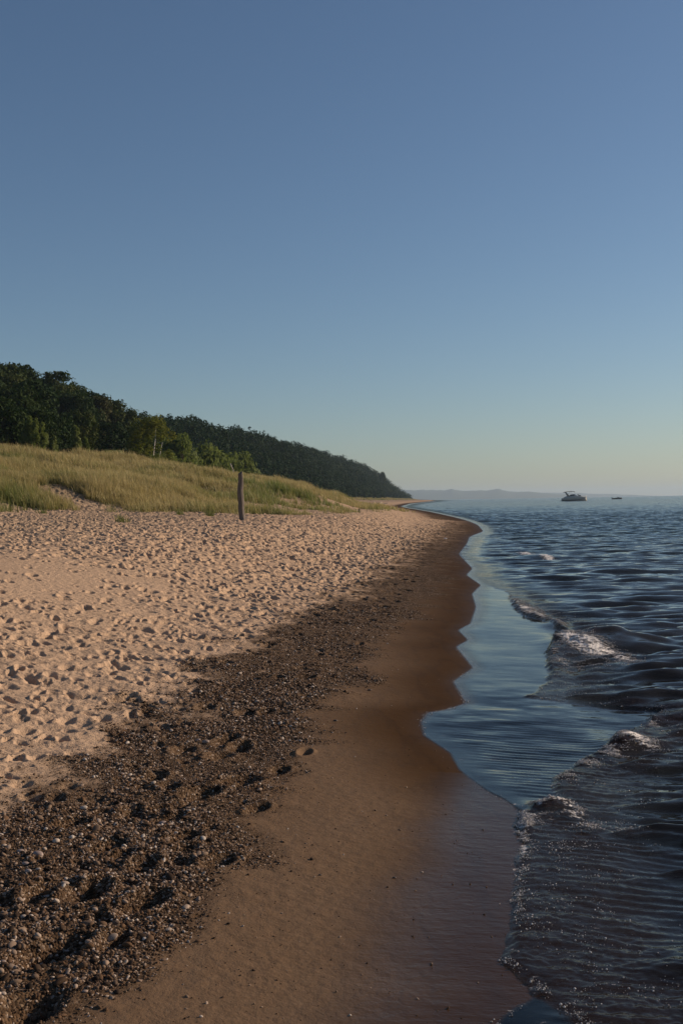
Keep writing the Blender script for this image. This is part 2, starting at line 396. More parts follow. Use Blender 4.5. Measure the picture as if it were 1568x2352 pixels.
# bubbly chop just behind the fronts
bub = ss(bb, -.01, .05) * (1 - ss(bb, .35, 1.1)) * (1 - ss(WY, 24, 40))
chop = (np.abs(fbm(WX * 20, WY * 38, 81, 3)) * .009 + fbm(WX * 5, WY * 13, 85, 3) * .010) * bub
def ell(px, py, rx, ry):
    x, y = unproj(px, py, .05); rX = rx / F * y; rY = ry * y * y / (H * F)
    return x, y, rX, rY
hump = np.zeros_like(WX)
for px, py, rx, ry, h in [(1400,1462,70,12,.17), (1325,1475,60,24,.11), (1440,1688,60,16,.065), (1270,1845,50,14,.045), (1225,1277,40,5,.07), (1230,1240,30,3,.05), (1270,1425,22,8,.06)]:
    x, y, rX, rY = ell(px, py, rx, ry)
    hump += h * np.exp(-((WX - x) / rX)**2 - ((WY - y) / rY)**2)
foamf = np.zeros_like(WX)
FOAM = [(1290,1462,28,12,1.4), (1330,1478,40,13,1.5), (1385,1490,50,10,1.6), (1440,1508,34,8,1.2), (1345,1515,50,10,.45), (1275,1500,18,25,.5), (1275,1424,16,7,1.0), (1205,1392,28,9,1.2), (1235,1405,22,7,1.2), (1180,1375,14,7,1.0),
        (1440,1680,34,14,1.3), (1475,1690,26,14,1.4), (1400,1708,28,9,1.1), (1350,1735,28,10,.9), (1300,1765,22,16,.7), (1240,1840,30,10,1.2), (1290,1838,24,9,1.4), (1486,1632,16,14,1.0), (1320,1858,28,12,1.2), (1210,1868,20,14,.7), (1192,1925,16,30,.6), (1205,1885,18,14,1.0), (1255,1870,26,12,.7), (1345,1885,40,8,.6),
        (1180,1900,12,22,.5), (1200,1268,18,4,1.5), (1232,1275,24,4.5,1.5), (1258,1279,12,3,1.3), (1225,1237,20,2.5,.7), (1115,1330,22,5,.4), (1085,1308,14,6,.5), (1072,1222,26,3,.4),
        (1400,1880,70,14,.22), (1330,1930,90,30,.16), (1180,2060,14,60,.2), (1175,2200,14,60,.2)]
for px, py, rx, ry, w in FOAM:
    x, y, rX, rY = ell(px, py, rx, ry)
    foamf += w * np.exp(-(((WX - x) / rX)**2 + ((WY - y) / rY)**2))
foamf *= ss(bb, -.06, .03)
edge = np.exp(-((aa - .02) / (.018 + .0035 * WY))**2) * (1 - ss(WY, 30, 300) * .5)
edgen = edge * ss(vn(WY * 1.3, WX * 0, 91), -.25, .35)
chop2 = np.abs(fbm(WX * 30, WY * 34, 88, 3)) * .022 * np.clip(foamf, 0, 1)
level = .0 + wave * amp_sea * ss(bb, 0, .5) + hump + chop + chop2
film_t = np.where(aa < 0, -.03 * ss(-aa, 0, .5), .0) + .004 * np.tanh(aa / .12) + .008 * ss(aa, .15, 1.0)
rim = .0008 * np.exp(-((aa - .02) / .02)**2)
filmw = (np.clip(wave * .10, -.007, .03) * (.6 - .42 * ss(WY, 9.5, 11.5)) + .0024 * np.sin((WY + .15 * WX + .06 * fbm(WX * 1.5, WY * 2, 93, 2)) * 2 * PI / .085) * (.4 + 1.2 * (vn(WX * 1.5, WY * 5, 97) + .5)) * ss(.02 / dYg, .3, 1.0) * (1 - ss(WY, 9, 11))) * ss(aa, .05, .4)
zfilm = zg + film_t + rim + filmw + frn * .85 + (chop + chop2 + hump)
lev2 = level - .06 * (1 - ss(bb, -.1, .6)) - .01
zw = np.maximum(zfilm, lev2 + frn * .3)
# smooth max
kk = .012; hh = np.clip(.5 + .5 * (zfilm - (lev2 + frn * .3)) / kk, 0, 1)
zw = (lev2 + frn * .3) * (1 - hh) + zfilm * hh + kk * hh * (1 - hh)
zdeep = level
dp = ss(bb, 1.2, 3.5); zw = zw * (1 - dp) + np.maximum(zdeep, zg + .01) * dp
zw = np.where(aa < -.15 - .005 * np.clip(WY, 0, 400), zg - .06, zw)
wme = np_mesh('water', np.stack([WX, WY, zw], -1).reshape(-1, 3), grid_faces(len(WYr), len(cw)))
attr(wme, 'depth', np.clip(zw - zg, 0, 5)); attr(wme, 'foam', np.clip(foamf + .5 * edgen, 0, 1.3)); attr(wme, 'bub', np.clip(bub, 0, 1))
attr(wme, 'sea', ss(bb, .3, 4)); attr(wme, 'rip', np.maximum((1 - ss(WY, 9.3, 11.3)) * ss(aa, .02, .3), ss(bb, 0, .3) * .6)); attr(wme, 'edgef', ss(aa, -.005, np.where(WY < 8.5, .03, np.minimum(.03 + .12 * (WY - 8.5), .019 * WY)))); attr(wme, 'farr', ss(WY, 8, 70) * ss(bb, .05, .8))
water = link('water', wme); tag(water, kind='structure')

m = NM('lake_water')
depth, foam, sea, farr, bubA, rip, edgef = [m.attr(k) for k in ('depth', 'foam', 'sea', 'farr', 'bub', 'rip', 'edgef')]
def wv(sx, sy, sc, det=3, rough=.55): return m.noise(sc, det, rough, m.coords((sx, sy, 1)))
n1 = wv(.33, 1, 11, 4)
fd = m.math('MULTIPLY_ADD', sea, .8, .2)
b1 = m.n('ShaderNodeBump'); b1.inputs['Distance'].default_value = .008; m.set(b1.inputs['Height'], m.math('MULTIPLY', n1, fd))
# wind ripples too small for the mesh: facet slopes taken straight from noise, crests lying across the view
def slopes(sx, sy, sc, kx, ky, det=3):
    nd = m.n('ShaderNodeTexNoise'); nd.inputs['Scale'].default_value = sc; nd.inputs['Detail'].default_value = det; nd.inputs['Roughness'].default_value = .55; m.set(nd.inputs['Vector'], m.coords((sx, sy, 1)))
    a1 = m.n('ShaderNodeVectorMath', operation='SUBTRACT'); m.set(a1.inputs[0], nd.outputs['Color']); a1.inputs[1].default_value = (.5, .5, .5)
    a2 = m.n('ShaderNodeVectorMath', operation='MULTIPLY'); m.set(a2.inputs[0], a1.outputs[0]); a2.inputs[1].default_value = (kx, ky, 0); return a2.outputs[0]
va = m.n('ShaderNodeVectorMath', operation='ADD'); m.set(va.inputs[0], slopes(.4, 1, 5.0, .45, .95)); m.set(va.inputs[1], slopes(.22, 1, .7, .25, .75, 4))
vs_ = m.n('ShaderNodeVectorMath', operation='SCALE'); m.set(vs_.inputs[0], va.outputs[0]); m.set(vs_.inputs['Scale'], m.math('ADD', m.math('MULTIPLY_ADD', farr, .75, .10), m.math('MULTIPLY', rip, .38)))
vb = m.n('ShaderNodeVectorMath', operation='ADD'); m.set(vb.inputs[0], b1.outputs[0]); m.set(vb.inputs[1], vs_.outputs[0])
vn_ = m.n('ShaderNodeVectorMath', operation='NORMALIZE'); m.set(vn_.inputs[0], vb.outputs[0]); nrm = vn_.outputs[0]
fr = m.n('ShaderNodeFresnel', in_IOR=1.33); m.set(fr.inputs['Normal'], nrm)
gl = m.n('ShaderNodeBsdfGlossy', in_Roughness=.07); gl.inputs['Color'].default_value = (1, .97, .91, 1); m.set(gl.inputs['Normal'], nrm)
m.set(gl.inputs['Roughness'], m.math('MULTIPLY_ADD', farr, .10, .05))
tr = m.n('ShaderNodeBsdfTransparent'); tr.inputs[0].default_value = (.66, .60, .54, 1)
df = m.n('ShaderNodeBsdfDiffuse'); m.set(df.inputs[0], m.mix(m.math('MAXIMUM', bubA, m.math('MULTIPLY', m.math('SUBTRACT', 1.0, farr), .6)), (.010, .028, .032), (.040, .022, .013)))
fac = m.math('SUBTRACT', 1.0, m.math('POWER', 2.718, m.math('MULTIPLY', depth, -5.0)))
m.set(tr.inputs[0], m.mix(edgef, (1, 1, 1), m.mix(m.math('MINIMUM', m.math('MULTIPLY', depth, 18.0), 1.0), (.93, .91, .88), (.66, .60, .54))))
body = m.n('ShaderNodeMixShader'); m.set(body.inputs[0], fac); m.t.links.new(tr.outputs[0], body.inputs[1]); m.t.links.new(df.outputs[0], body.inputs[2])
mx = m.n('ShaderNodeMixShader'); m.set(mx.inputs[0], m.math('MULTIPLY', m.math('MULTIPLY', fr.outputs[0], edgef), m.math('MULTIPLY_ADD', bubA, -.5, 1.0))); m.t.links.new(body.outputs[0], mx.inputs[1]); m.t.links.new(gl.outputs[0], mx.inputs[2])
fo = m.n('ShaderNodeBsdfDiffuse'); m.set(fo.inputs[0], (.80, .76, .72))
fn = m.math('ADD', m.math('MULTIPLY', foam, .74), m.math('MULTIPLY', m.math('SUBTRACT', wv(.45, 1, 26, 6, .75), .5), 3.6))
ff = m.ramp(fn, [(.62, 0.), (1., .85)])
m2 = m.n('ShaderNodeMixShader'); m.set(m2.inputs[0], ff); m.t.links.new(mx.outputs[0], m2.inputs[1]); m.t.links.new(fo.outputs[0], m2.inputs[2])
m.t.links.new(m2.outputs[0], m.out.inputs[0]); wme.materials.append(m.m)

# ------------------------------------------------------------------ scattered stuff through geometry nodes
def scatter(name, P, Rt, Sc, mat, sub=1, wob=.35, label=None, cat=None):
    me = bpy.data.meshes.new(name); me.vertices.add(len(P)); me.vertices.foreach_set('co', np.ascontiguousarray(P, dtype=np.float32).ravel())
    vattr(me, 'rot', Rt); vattr(me, 'scl', Sc)
    o = link(name, me); tag(o, label, cat, kind='stuff')
    ng = bpy.data.node_groups.new(name + '_nodes', 'GeometryNodeTree')
    ng.interface.new_socket('Geometry', in_out='INPUT', socket_type='NodeSocketGeometry'); ng.interface.new_socket('Geometry', in_out='OUTPUT', socket_type='NodeSocketGeometry')
    N = ng.nodes; Lk = ng.links
    gi = N.new('NodeGroupInput'); go = N.new('NodeGroupOutput')
    ico = N.new('GeometryNodeMeshIcoSphere'); ico.inputs['Radius'].default_value = 1; ico.inputs['Subdivisions'].default_value = sub + 1
    sp = N.new('GeometryNodeSetPosition'); nt = N.new('ShaderNodeTexNoise'); nt.inputs['Scale'].default_value = 1.1
    sb = N.new('ShaderNodeVectorMath'); sb.operation = 'SUBTRACT'; sb.inputs[1].default_value = (.5, .5, .5)
    ml = N.new('ShaderNodeVectorMath'); ml.operation = 'SCALE'; ml.inputs['Scale'].default_value = wob * 2
    Lk.new(nt.outputs['Color'], sb.inputs[0]); Lk.new(sb.outputs[0], ml.inputs[0]); Lk.new(ml.outputs[0], sp.inputs['Offset']); Lk.new(ico.outputs[0], sp.inputs[0])
    sm = N.new('GeometryNodeSetShadeSmooth'); Lk.new(sp.outputs[0], sm.inputs[0])
    stm = N.new('GeometryNodeSetMaterial'); stm.inputs['Material'].default_value = mat; Lk.new(sm.outputs[0], stm.inputs[0])
    ip = N.new('GeometryNodeInstanceOnPoints'); Lk.new(gi.outputs[0], ip.inputs['Points']); Lk.new(stm.outputs[0], ip.inputs['Instance'])
    for nm, sk in (('rot', 'Rotation'), ('scl', 'Scale')):
        a = N.new('GeometryNodeInputNamedAttribute'); a.data_type = 'FLOAT_VECTOR'; a.inputs[0].default_value = nm
        Lk.new(a.outputs[0], ip.inputs[sk])
    Lk.new(ip.outputs[0], go.inputs[0])
    md = o.modifiers.new('scatter', 'NODES'); md.node_group = ng
    me.materials.append(mat)
    return o

m = NM('pebble_stone')
oi = m.n('ShaderNodeObjectInfo')
c = m.ramp(oi.outputs['Random'], [(0, (.024, .016, .011)), (.28, (.062, .038, .023)), (.50, (.125, .070, .036)), (.66, (.115, .078, .054)), (.82, (.22, .150, .10)), (.93, (.34, .26, .20)), (1, (.52, .45, .38))])
_b = m.pbr(Base_Color=c, Roughness=.8); m.set(_b.inputs['Specular IOR Level'], .12); PEB = m.m
def peb_field(n, ylo, yhi, rmed, sig, thr, keep):
    u = rng.uniform(-.50, .2, n * 7); y = 1 / rng.uniform(1 / yhi, 1 / ylo, n * 7)
    x = u * (y + .4)
    acc = rng.random(len(x)) < (y / yhi)              # even areal density
    x, y = x[acc], y[acc]
    _, gmk, wt, fl = masks(x, y)
    k = rng.random(len(x)) < keep(gmk, x, y) ; x, y, gmk = x[k], y[k], gmk[k]
    r = rmed * np.exp(rng.normal(0, sig, len(x))); r = np.clip(r, .0015, .02)
    r = r * (.5 + .5 * np.clip(gmk * 1.3, 0, 1))
    return x, y, r
def make_field(n, *a):
    x, y, r = peb_field(n, *a); x, y, r = x[:n], y[:n], r[:n]
    sc = np.stack([r * rng.uniform(.9, 1.6, len(r)), r * rng.uniform(.7, 1.1, len(r)), r * rng.uniform(.45, .8, len(r))], 1)
    z = GZv(x, y) + sc[:, 2] * .35
    rt = np.stack([rng.normal(0, .35, len(r)), rng.normal(0, .35, len(r)), rng.uniform(0, 6.28, len(r))], 1)
    return np.stack([x, y, z], 1), rt, sc
fields = []
big = lambda g, x, y: np.clip((g - .12) * 1.25, 0, 1)**1.3 * np.clip(.52 + 1.3 * fbm(x * 1.9, y * 1.9, 131, 3), .12, 1)
fields.append(make_field(112000, 3.0, 9.0, .0042, .38, 0, big))
fields.append(make_field(70000, 8.0, 18.0, .0062, .38, 0, big))
fields.append(make_field(6500, 3.0, 10.0, .0105, .28, 0, lambda g, x, y: big(g, x, y) * ss(-x, .3, 1.3)))
fields.append(make_field(3800, 3.0, 14.0, .0046, .45, 0, lambda g, x, y: (g < .5) * (x > np.interp(y, G1Y, G1X) - .3) * (x < XA(y)) * .9 * np.exp(-np.clip(x - np.interp(y, G1Y, G1X), 0, 9) * 1.6)))
P = np.concatenate([f[0] for f in fields]); Rt = np.concatenate([f[1] for f in fields]); Sc = np.concatenate([f[2] for f in fields])
scatter('gravel', P, Rt, Sc, PEB, 1, .28, 'dark brown wet gravel and grit strewn along the swash line', 'gravel')

# foam bubbles
m = NM('foam_bubble')
fr = m.n('ShaderNodeFresnel', in_IOR=1.33); gl = m.n('ShaderNodeBsdfGlossy', in_Roughness=.09); tr = m.n('ShaderNodeBsdfTransparent'); tr.inputs[0].default_value = (.86, .83, .8, 1)
df = m.n('ShaderNodeBsdfDiffuse'); m.set(df.inputs[0], (.82, .78, .74))
oi = m.n('ShaderNodeObjectInfo')
x1 = m.n('ShaderNodeMixShader'); m.set(x1.inputs[0], m.ramp(oi.outputs['Random'], [(.15, 0.10), (1, .75)])); m.t.links.new(tr.outputs[0], x1.inputs[1]); m.t.links.new(df.outputs[0], x1.inputs[2])
x2 = m.n('ShaderNodeMixShader'); m.set(x2.inputs[0], fr.outputs[0]); m.t.links.new(x1.outputs[0], x2.inputs[1]); m.t.links.new(gl.outputs[0], x2.inputs[2])
m.t.links.new(x2.outputs[0], m.out.inputs[0]); BUB = m.m
wflat = np.stack([WX, WY, zw, np.clip(foamf, 0, 1.2) + .11 * bub * (fbm(WX * 3, WY * 3, 140, 3) > -.05) + .14 * edgen * (WY < 14) + .28 * np.exp(-((bb - .03) / .03)**2) * (vn(WX * 5, WY * 5, 144) > -.15)], -1)
sel = (WY > 3) & (WY < 22) & (wflat[..., 3] > .05) & (aa > -.01)
c = wflat[sel]; area = (np.gradient(WX, axis=1) * dYg)[sel]
clump = ss(fbm(c[:, 0] * 14, c[:, 1] * 14, 141, 3), -.12, .35)
wgt = c[:, 3]**1.9 * area * clump; wgt /= wgt.sum()
ix = rng.choice(len(c), 130000, p=wgt)
fp_ = c[ix, :3] + rng.normal(0, .006, (len(ix), 3)) * [1, 1, .4]
rr = np.clip(.0019 * np.exp(rng.normal(0, .45, len(ix))), .0010, .0055)
fp_[:, 2] += rr * .3
scatter('sea_foam', fp_, np.zeros_like(fp_), np.stack([rr, rr, rr * .8], 1), BUB, 1, .05, 'whitish foam bubbles riding on the small breaking waves', 'foam')

# ------------------------------------------------------------------ individual stones
m = NM('pale_stone'); oi = m.n('ShaderNodeObjectInfo')
c = m.ramp(oi.outputs['Random'], [(0, (.33, .24, .19)), (.5, (.40, .31, .26)), (1, (.27, .20, .16))])
m.pbr(Base_Color=m.mix(m.math('MULTIPLY', m.noise(60, 4), .5), c, (.16, .12, .1)), Roughness=.55); STN = m.m
def stone_mesh(k, size, flat):
    bm = bmesh.new(); bmesh.ops.create_icosphere(bm, subdivisions=3, radius=1)
    r = random.Random(k); w = [(Vector((r.gauss(0, 1), r.gauss(0, 1), r.gauss(0, 1))).normalized(), r.uniform(-.16, .16)) for _ in range(7)]
    for v in bm.verts:
        n = v.co.normalized(); f = 1 + sum(a * max(0, n.dot(d))**2 for d, a in w); v.co = n * f
        v.co.x *= size * r.choice([1]) ; v.co.y *= size * .72; v.co.z *= size * flat
    for f in bm.faces: f.smooth = True
    me = bpy.data.meshes.new('stone'); bm.to_mesh(me); bm.free(); return me
STONES = [(88,1968,26,'largest smooth pinkish oval stone in the gravel, at the left'), (48,1958,16,'grey rounded stone just left of the largest pinkish stone'),
 (60,1994,18,'pinkish oval stone just below the largest pinkish stone'), (65,2016,15,'grey weathered stone below the two pinkish stones on the left'), (374,1888,20,'long pale tan stone lying alone beside a footprint in mid gravel'),
 (178,2004,15,'pale cream stone in the gravel near the left group of stones'), (180,2025,14,'white flat stone just below the pale cream stone'), (90,2028,15,'bright white flat stone in the left gravel'),
 (50,2052,12,'small cream stone near the left edge above the footprint'), (45,2168,13,'dull pink stone at the far left beside the big dark footprint'), (155,2158,10,'pale round stone at the lip of the big dark footprint'),
 (258,2020,12,'grey stone below a footprint in the middle of the gravel'), (318,1970,11,'light grey pebble on the ridge between two footprints'), (472,1705,17,'broad flat white stone by the dark footprints high on the gravel'),
 (455,1695,11,'grey white pebble just above the broad flat white stone'), (408,1905,10,'small whitish stone right of the long tan stone'), (275,1848,10,'small beige stone near the top of the gravel'),
 (196,2280,12,'pale buff stone at the lower edge of the gravel'), (8,2212,14,'whitish stone cut by the left edge of the picture'), (60,2192,12,'white chip of stone beneath the dull pink stone'),
 (310,1982,9,'orange brown pebble close to a footprint in the gravel'), (255,1735,10,'pinkish shell chip where dry sand meets gravel'), (280,1776,11,'tan flat pebble in the upper gravel')]
for k, (px, py, w, lb) in enumerate(STONES):
    x, y, z = unproj_g(px, py); sz = w * .5 / F * math.hypot(x, y) * 1.05
    o = link('stone', stone_mesh(k, sz, random.uniform(.42, .62)), None, STN)
    o.location = (x, y, GZ(x, y) + sz * .22); o.rotation_euler = (random.gauss(0, .12), random.gauss(0, .12), random.uniform(-.6, .6))
    tag(o, lb, 'stone', 'loose stones in the gravel')
m = simple('dark_stone', (.045, .032, .024), .5)
for k, (px, py, w, lb) in enumerate([(848,1586,9,'small dark pebble alone on smooth sand below the gravel edge'), (705,1776,8,'dark pebble on smooth sand at the tip of a grit streak'), (770,1657,10,'flat dark pebble on the smooth wet sand'),
                            (1200 - 560,1990,8,'lone dark pebble on the wide smooth sand'), (735,2012,8,'dark speck of stone in the middle of the wet sand'), (905,2017,9,'pinkish pebble on shiny wet sand in the foreground')]):
    x, y, z = unproj_g(px, py); sz = w * .5 / F * math.hypot(x, y)
    o = link('stone', stone_mesh(k + 60, sz, .5), None, m); o.location = (x, y, GZ(x, y) + sz * .2); tag(o, lb, 'stone', 'pebbles on the smooth sand')

# ------------------------------------------------------------------ wooden posts
m = NM('weathered_wood')
nn = m.noise(9, 5, .6, m.coords((3, 3, .35))); n4 = m.noise(30, 4, .6, m.coords((3, 3, .2)))
m.pbr(Base_Color=m.mix(nn, (.035, .025, .019), (.27, .22, .175)), Roughness=.85, Normal=m.bump(n4, .02)); WOOD = m.m
def post_mesh(h, r, lean, seed, split=True):
    r_ = random.Random(seed); nseg, nr = 22, 28
    V = []; Fc = []
    for i in range(nseg + 1):
        t = i / nseg; zz = -.25 + t * (h + .25)
        cx = lean * t + .018 * math.sin(t * 7 + 1) + .012 * math.sin(t * 17)
        for j in range(nr):
            a = 2 * PI * j / nr
            rad = r * (1.04 - .22 * t + .05 * math.sin(t * 9 + 2)) * (1 + .10 * math.sin(2 * a + 1 + t * 1.5) + .06 * math.sin(5 * a + t * 4) + .03 * math.sin(11 * a))
            if split and t > .6: rad *= 1 - .10 * (t - .6) * (1 if math.cos(a) > 0 else 0)
            ztop = 0
            if i == nseg: ztop = -.05 - .07 * math.cos(a - 3.6) + .02 * r_.random()
            V.append((cx + rad * math.cos(a), rad * math.sin(a), zz + ztop))
    for i in range(nseg):
        for j in range(nr): Fc.append((i * nr + j, i * nr + (j + 1) % nr, (i + 1) * nr + (j + 1) % nr, (i + 1) * nr + j))
    V.append((lean + .01, 0, h - .07)); k = len(V) - 1
    me = bpy.data.meshes.new('post'); me.from_pydata(V, [], Fc + [(nseg * nr + j, nseg * nr + (j + 1) % nr, k) for j in range(nr)]); me.update()
    for p in me.polygons: p.use_smooth = True
    return me
px, py, _ = unproj_g(556, 1196); pz = GZ(px, py)
hp = 114 / F * py
o = link('wooden_post', post_mesh(hp, 6.6 / F * py, -.05, 1), None, WOOD); o.location = (px, py, pz - .02); tag(o, 'tall grey weathered wooden post standing upright in the sand before the dune grass', 'post')
POST = (px, py, pz)
for x_, y_, h_, r_, lb in [(823.5,1176,7.5,1.3,'short dark post stub far along the beach with one sunlit side'), (794,1176,4,.9,'tiny pale stake left of the short dark post stub')]:
    x, y, z = unproj_g(x_, y_); o = link('wooden_post', post_mesh(h_ / F * y, r_ / F * y, .01, 5), None, WOOD); o.location = (x, y, GZ(x, y)); tag(o, lb, 'post')

# ------------------------------------------------------------------ driftwood and litter
def limb(bm, p0, p1, r0, r1, n=8):
    p0 = Vector(p0); p1 = Vector(p1); d = (p1 - p0).normalized(); a = d.orthogonal().normalized(); b = d.cross(a)
    q = []
    for p, r in ((p0, r0), (p1, r1)): q.append([bm.verts.new(p + (a * math.cos(2 * PI * i / n) + b * math.sin(2 * PI * i / n)) * r) for i in range(n)])
    for i in range(n): bm.faces.new((q[0][i], q[0][(i + 1) % n], q[1][(i + 1) % n], q[1][i]))
    bm.faces.new(q[0][::-1]); bm.faces.new(q[1])
def bm_obj(name, bm, mat, parent=None, smooth=True):
    bmesh.ops.recalc_face_normals(bm, faces=bm.faces)
    me = bpy.data.meshes.new(name); bm.to_mesh(me); bm.free()
    for p in me.polygons: p.use_smooth = smooth
    return link(name, me, parent, mat)
PALE = simple('bleached_wood', (.55, .47, .40), .8)
for px_, py_, L, ang, lb in [(862,1161,2.2,.3,'bleached driftwood branch lying on the far beach, left one of two'), (878,1160,3.0,-.1,'bleached driftwood log lying on the far beach, right one of two')]:
    x, y, z = unproj_g(px_, py_); bm = bmesh.new()
    limb(bm, (-L / 2, 0, .15), (L * .1, .2, .3), .16, .13); limb(bm, (L * .1, .2, .3), (L / 2, 0, .5), .13, .07); limb(bm, (0, .1, .25), (-.4, -.3, .75), .07, .03); limb(bm, (.3, .1, .3), (.9, .5, .1), .07, .03)
    o = bm_obj('driftwood', bm, PALE); o.location = (x, y, GZ(x, y)); o.rotation_euler = (0, 0, ang); tag(o, lb, 'driftwood')
WH = simple('white_shell', (.75, .72, .68), .6)
for px_, py_, w, lb in [(1022,1237.5,8,'pale scrap lying on the dark grit near the far water edge'), (39,1213,5,'small white scrap on the dry sand at the left below the grass'), (120,1201,3,'tiny white scrap on sand just below the grass')]:
    x, y, z = unproj_g(px_, py_); o = link('scrap', stone_mesh(px_ % 37, w * .5 / F * y, .45), None, WH); o.location = (x, y, GZ(x, y) + .25 * w * .5 / F * y); tag(o, lb, 'beach litter')

# ------------------------------------------------------------------ grass
m = NM('dune_grass')
ga = m.n('ShaderNodeAttribute', attribute_name='gcol')
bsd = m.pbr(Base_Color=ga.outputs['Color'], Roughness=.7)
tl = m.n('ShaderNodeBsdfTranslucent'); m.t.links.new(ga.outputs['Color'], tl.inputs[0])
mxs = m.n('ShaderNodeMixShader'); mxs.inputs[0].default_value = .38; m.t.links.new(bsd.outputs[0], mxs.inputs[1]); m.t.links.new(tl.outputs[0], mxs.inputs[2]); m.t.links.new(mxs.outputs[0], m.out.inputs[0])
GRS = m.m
def grass_mesh(name, bx, by, bz, hgt, wid, spread, rg, green):
    n = len(bx)
    az = rg.uniform(0, 2 * PI, n); lean = rg.uniform(.05, 1, n) * spread
    wind = -.10
    up = np.stack([np.cos(az) * lean + wind, np.sin(az) * lean * .8, np.ones(n)], 1)
    side = np.stack([-np.sin(az + rg.normal(0, .5, n)), np.cos(az + rg.normal(0, .5, n)), np.zeros(n)], 1)
    side[:, 0] = np.where(np.abs(side[:, 0]) < .5, .6 * np.sign(side[:, 0] + 1e-6), side[:, 0])
    base = np.stack([bx, by, bz], 1)
    h = hgt[:, None]; w = wid[:, None]
    p1 = base + up * h * .5; p2 = base + up * h * .9 + np.stack([np.cos(az) * lean * .35 - .05, np.sin(az) * lean * .3, np.zeros(n) + .06 - lean * .3], 1) * h
    V = np.stack([base - side * w, base + side * w, p1 + side * w * .8, p1 - side * w * .8, p2 + side * w * .12, p2 - side * w * .12], 1).reshape(-1, 3)
    k = np.arange(n)[:, None] * 6
    Fc = np.concatenate([k + [0, 1, 2, 3], k + [3, 2, 4, 5]], 0)
    me = np_mesh(name, V, Fc, False)
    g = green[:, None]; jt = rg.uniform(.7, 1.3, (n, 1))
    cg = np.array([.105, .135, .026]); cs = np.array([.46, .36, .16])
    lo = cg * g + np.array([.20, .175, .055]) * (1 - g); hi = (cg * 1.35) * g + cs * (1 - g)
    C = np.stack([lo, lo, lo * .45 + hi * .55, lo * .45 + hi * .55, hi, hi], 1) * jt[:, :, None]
    C = np.concatenate([C, np.ones(C.shape[:2] + (1,))], 2).reshape(-1, 4)
    ca = me.attributes.new('gcol', 'FLOAT_COLOR', 'POINT'); ca.data.foreach_set('color', np.ascontiguousarray(C, dtype=np.float32).ravel())
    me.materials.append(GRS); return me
rg = np.random.default_rng(5)
bxs = []; bys = []; hs = []; ws = []; grn = []
for ylo, yhi, nt, nb, wd in [(34, 75, 26000, 14, .012), (75, 130, 28000, 11, .018), (130, 330, 34000, 7, .036), (330, 1500, 16000, 5, .13)]:
    y = np.sqrt(rg.uniform(ylo**2, yhi**2, nt * 3)); u = rg.uniform(-.42, .16, nt * 3); x = u * y
    s = XM(y) - x
    d = s - FRONT(y) + 5 * fbm(x / 14, y / 14, 3, 2)
    nz = fbm(x / 3.0, y / 3.0, 71, 3)
    p = ss(d + 13 * nz, -2.5, 9) * (1 - ss(s, S0(y) + 2, S0(y) + 8)) * (1 - .92 * (1 - ss(nz * 1.0 + .022 * d, -.30, .08)))
    p = p * (.42 + .58 * (vn(x / 1.2, y / 1.2, 79) > -.06))
    if ylo >= 330: p = ss(s - FRONT(y) - 2, -2, 6) * (1 - ss(s, 42, 48)) * (y < 1900)
    k = rg.random(len(x)) < p; x, y, nz, d = x[k][:nt], y[k][:nt], nz[k][:nt], d[k][:nt]
    hh_ = rg.uniform(.5, 1.15, len(x)) * (.85 + .7 * fbm(x / 6, y / 6, 72, 2)) * (.85 + .5 * vn(x / 1.3, y / 1.3, 78)) * (.75 + .25 * ss(d, 0, 5)) * (1.25 if ylo >= 330 else 1)
    gr = np.clip(.38 + 1.6 * fbm(x / 5, y / 7, 73, 3) - .018 * np.clip(d, 0, 25), .05, 1)
    rep = np.repeat(np.arange(len(x)), nb)
    sp_ = .13 if ylo < 130 else .3
    bxs.append(x[rep] + rg.normal(0, sp_, len(rep))); bys.append(y[rep] + rg.normal(0, sp_, len(rep)))
    hs.append(hh_[rep] * rg.uniform(.6, 1.15, len(rep))); ws.append(np.full(len(rep), wd) * rg.uniform(.7, 1.3, len(rep)))
    grn.append(np.clip(gr[rep] + rg.normal(0, .28, len(rep)), 0, 1))
bx = np.concatenate(bxs); by = np.concatenate(bys)
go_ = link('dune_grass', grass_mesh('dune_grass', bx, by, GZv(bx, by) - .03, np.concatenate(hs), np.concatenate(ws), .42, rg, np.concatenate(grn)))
tag(go_, 'green and straw coloured beach grass covering the dune', 'grass', kind='stuff')
# single tufts on the open sand
for px_, py_, n, lb in [(281,1200,60,'small lone grass tuft on the sand left of the post'), (415,1183,60,'pale green tuft at the grass edge left of the post'), (482,1185,80,'dark green grass tuft on sand nearest the post'), (100,1180,60,'thin grass tuft at the foot of the dune on the left'),
                        (640,1176,60,'low grass tuft on the sand right of the post'), (690,1172,70,'grass tuft on the sand between the post and the far dune end')]:
    x, y, z = unproj_g(px_, py_); gx = rg.normal(0, .10, n); gy = rg.normal(0, .10, n)
    me = grass_mesh('grass_tuft', gx, gy, np.zeros(n) - .04, rg.uniform(.2, .48, n), np.full(n, .011), .8, rg, np.clip(rg.normal(.8, .2, n), 0, 1))
    o = link('grass_tuft', me); o.location = (x, y, GZ(x, y)); tag(o, lb, 'grass tuft', 'single tufts on the open sand')

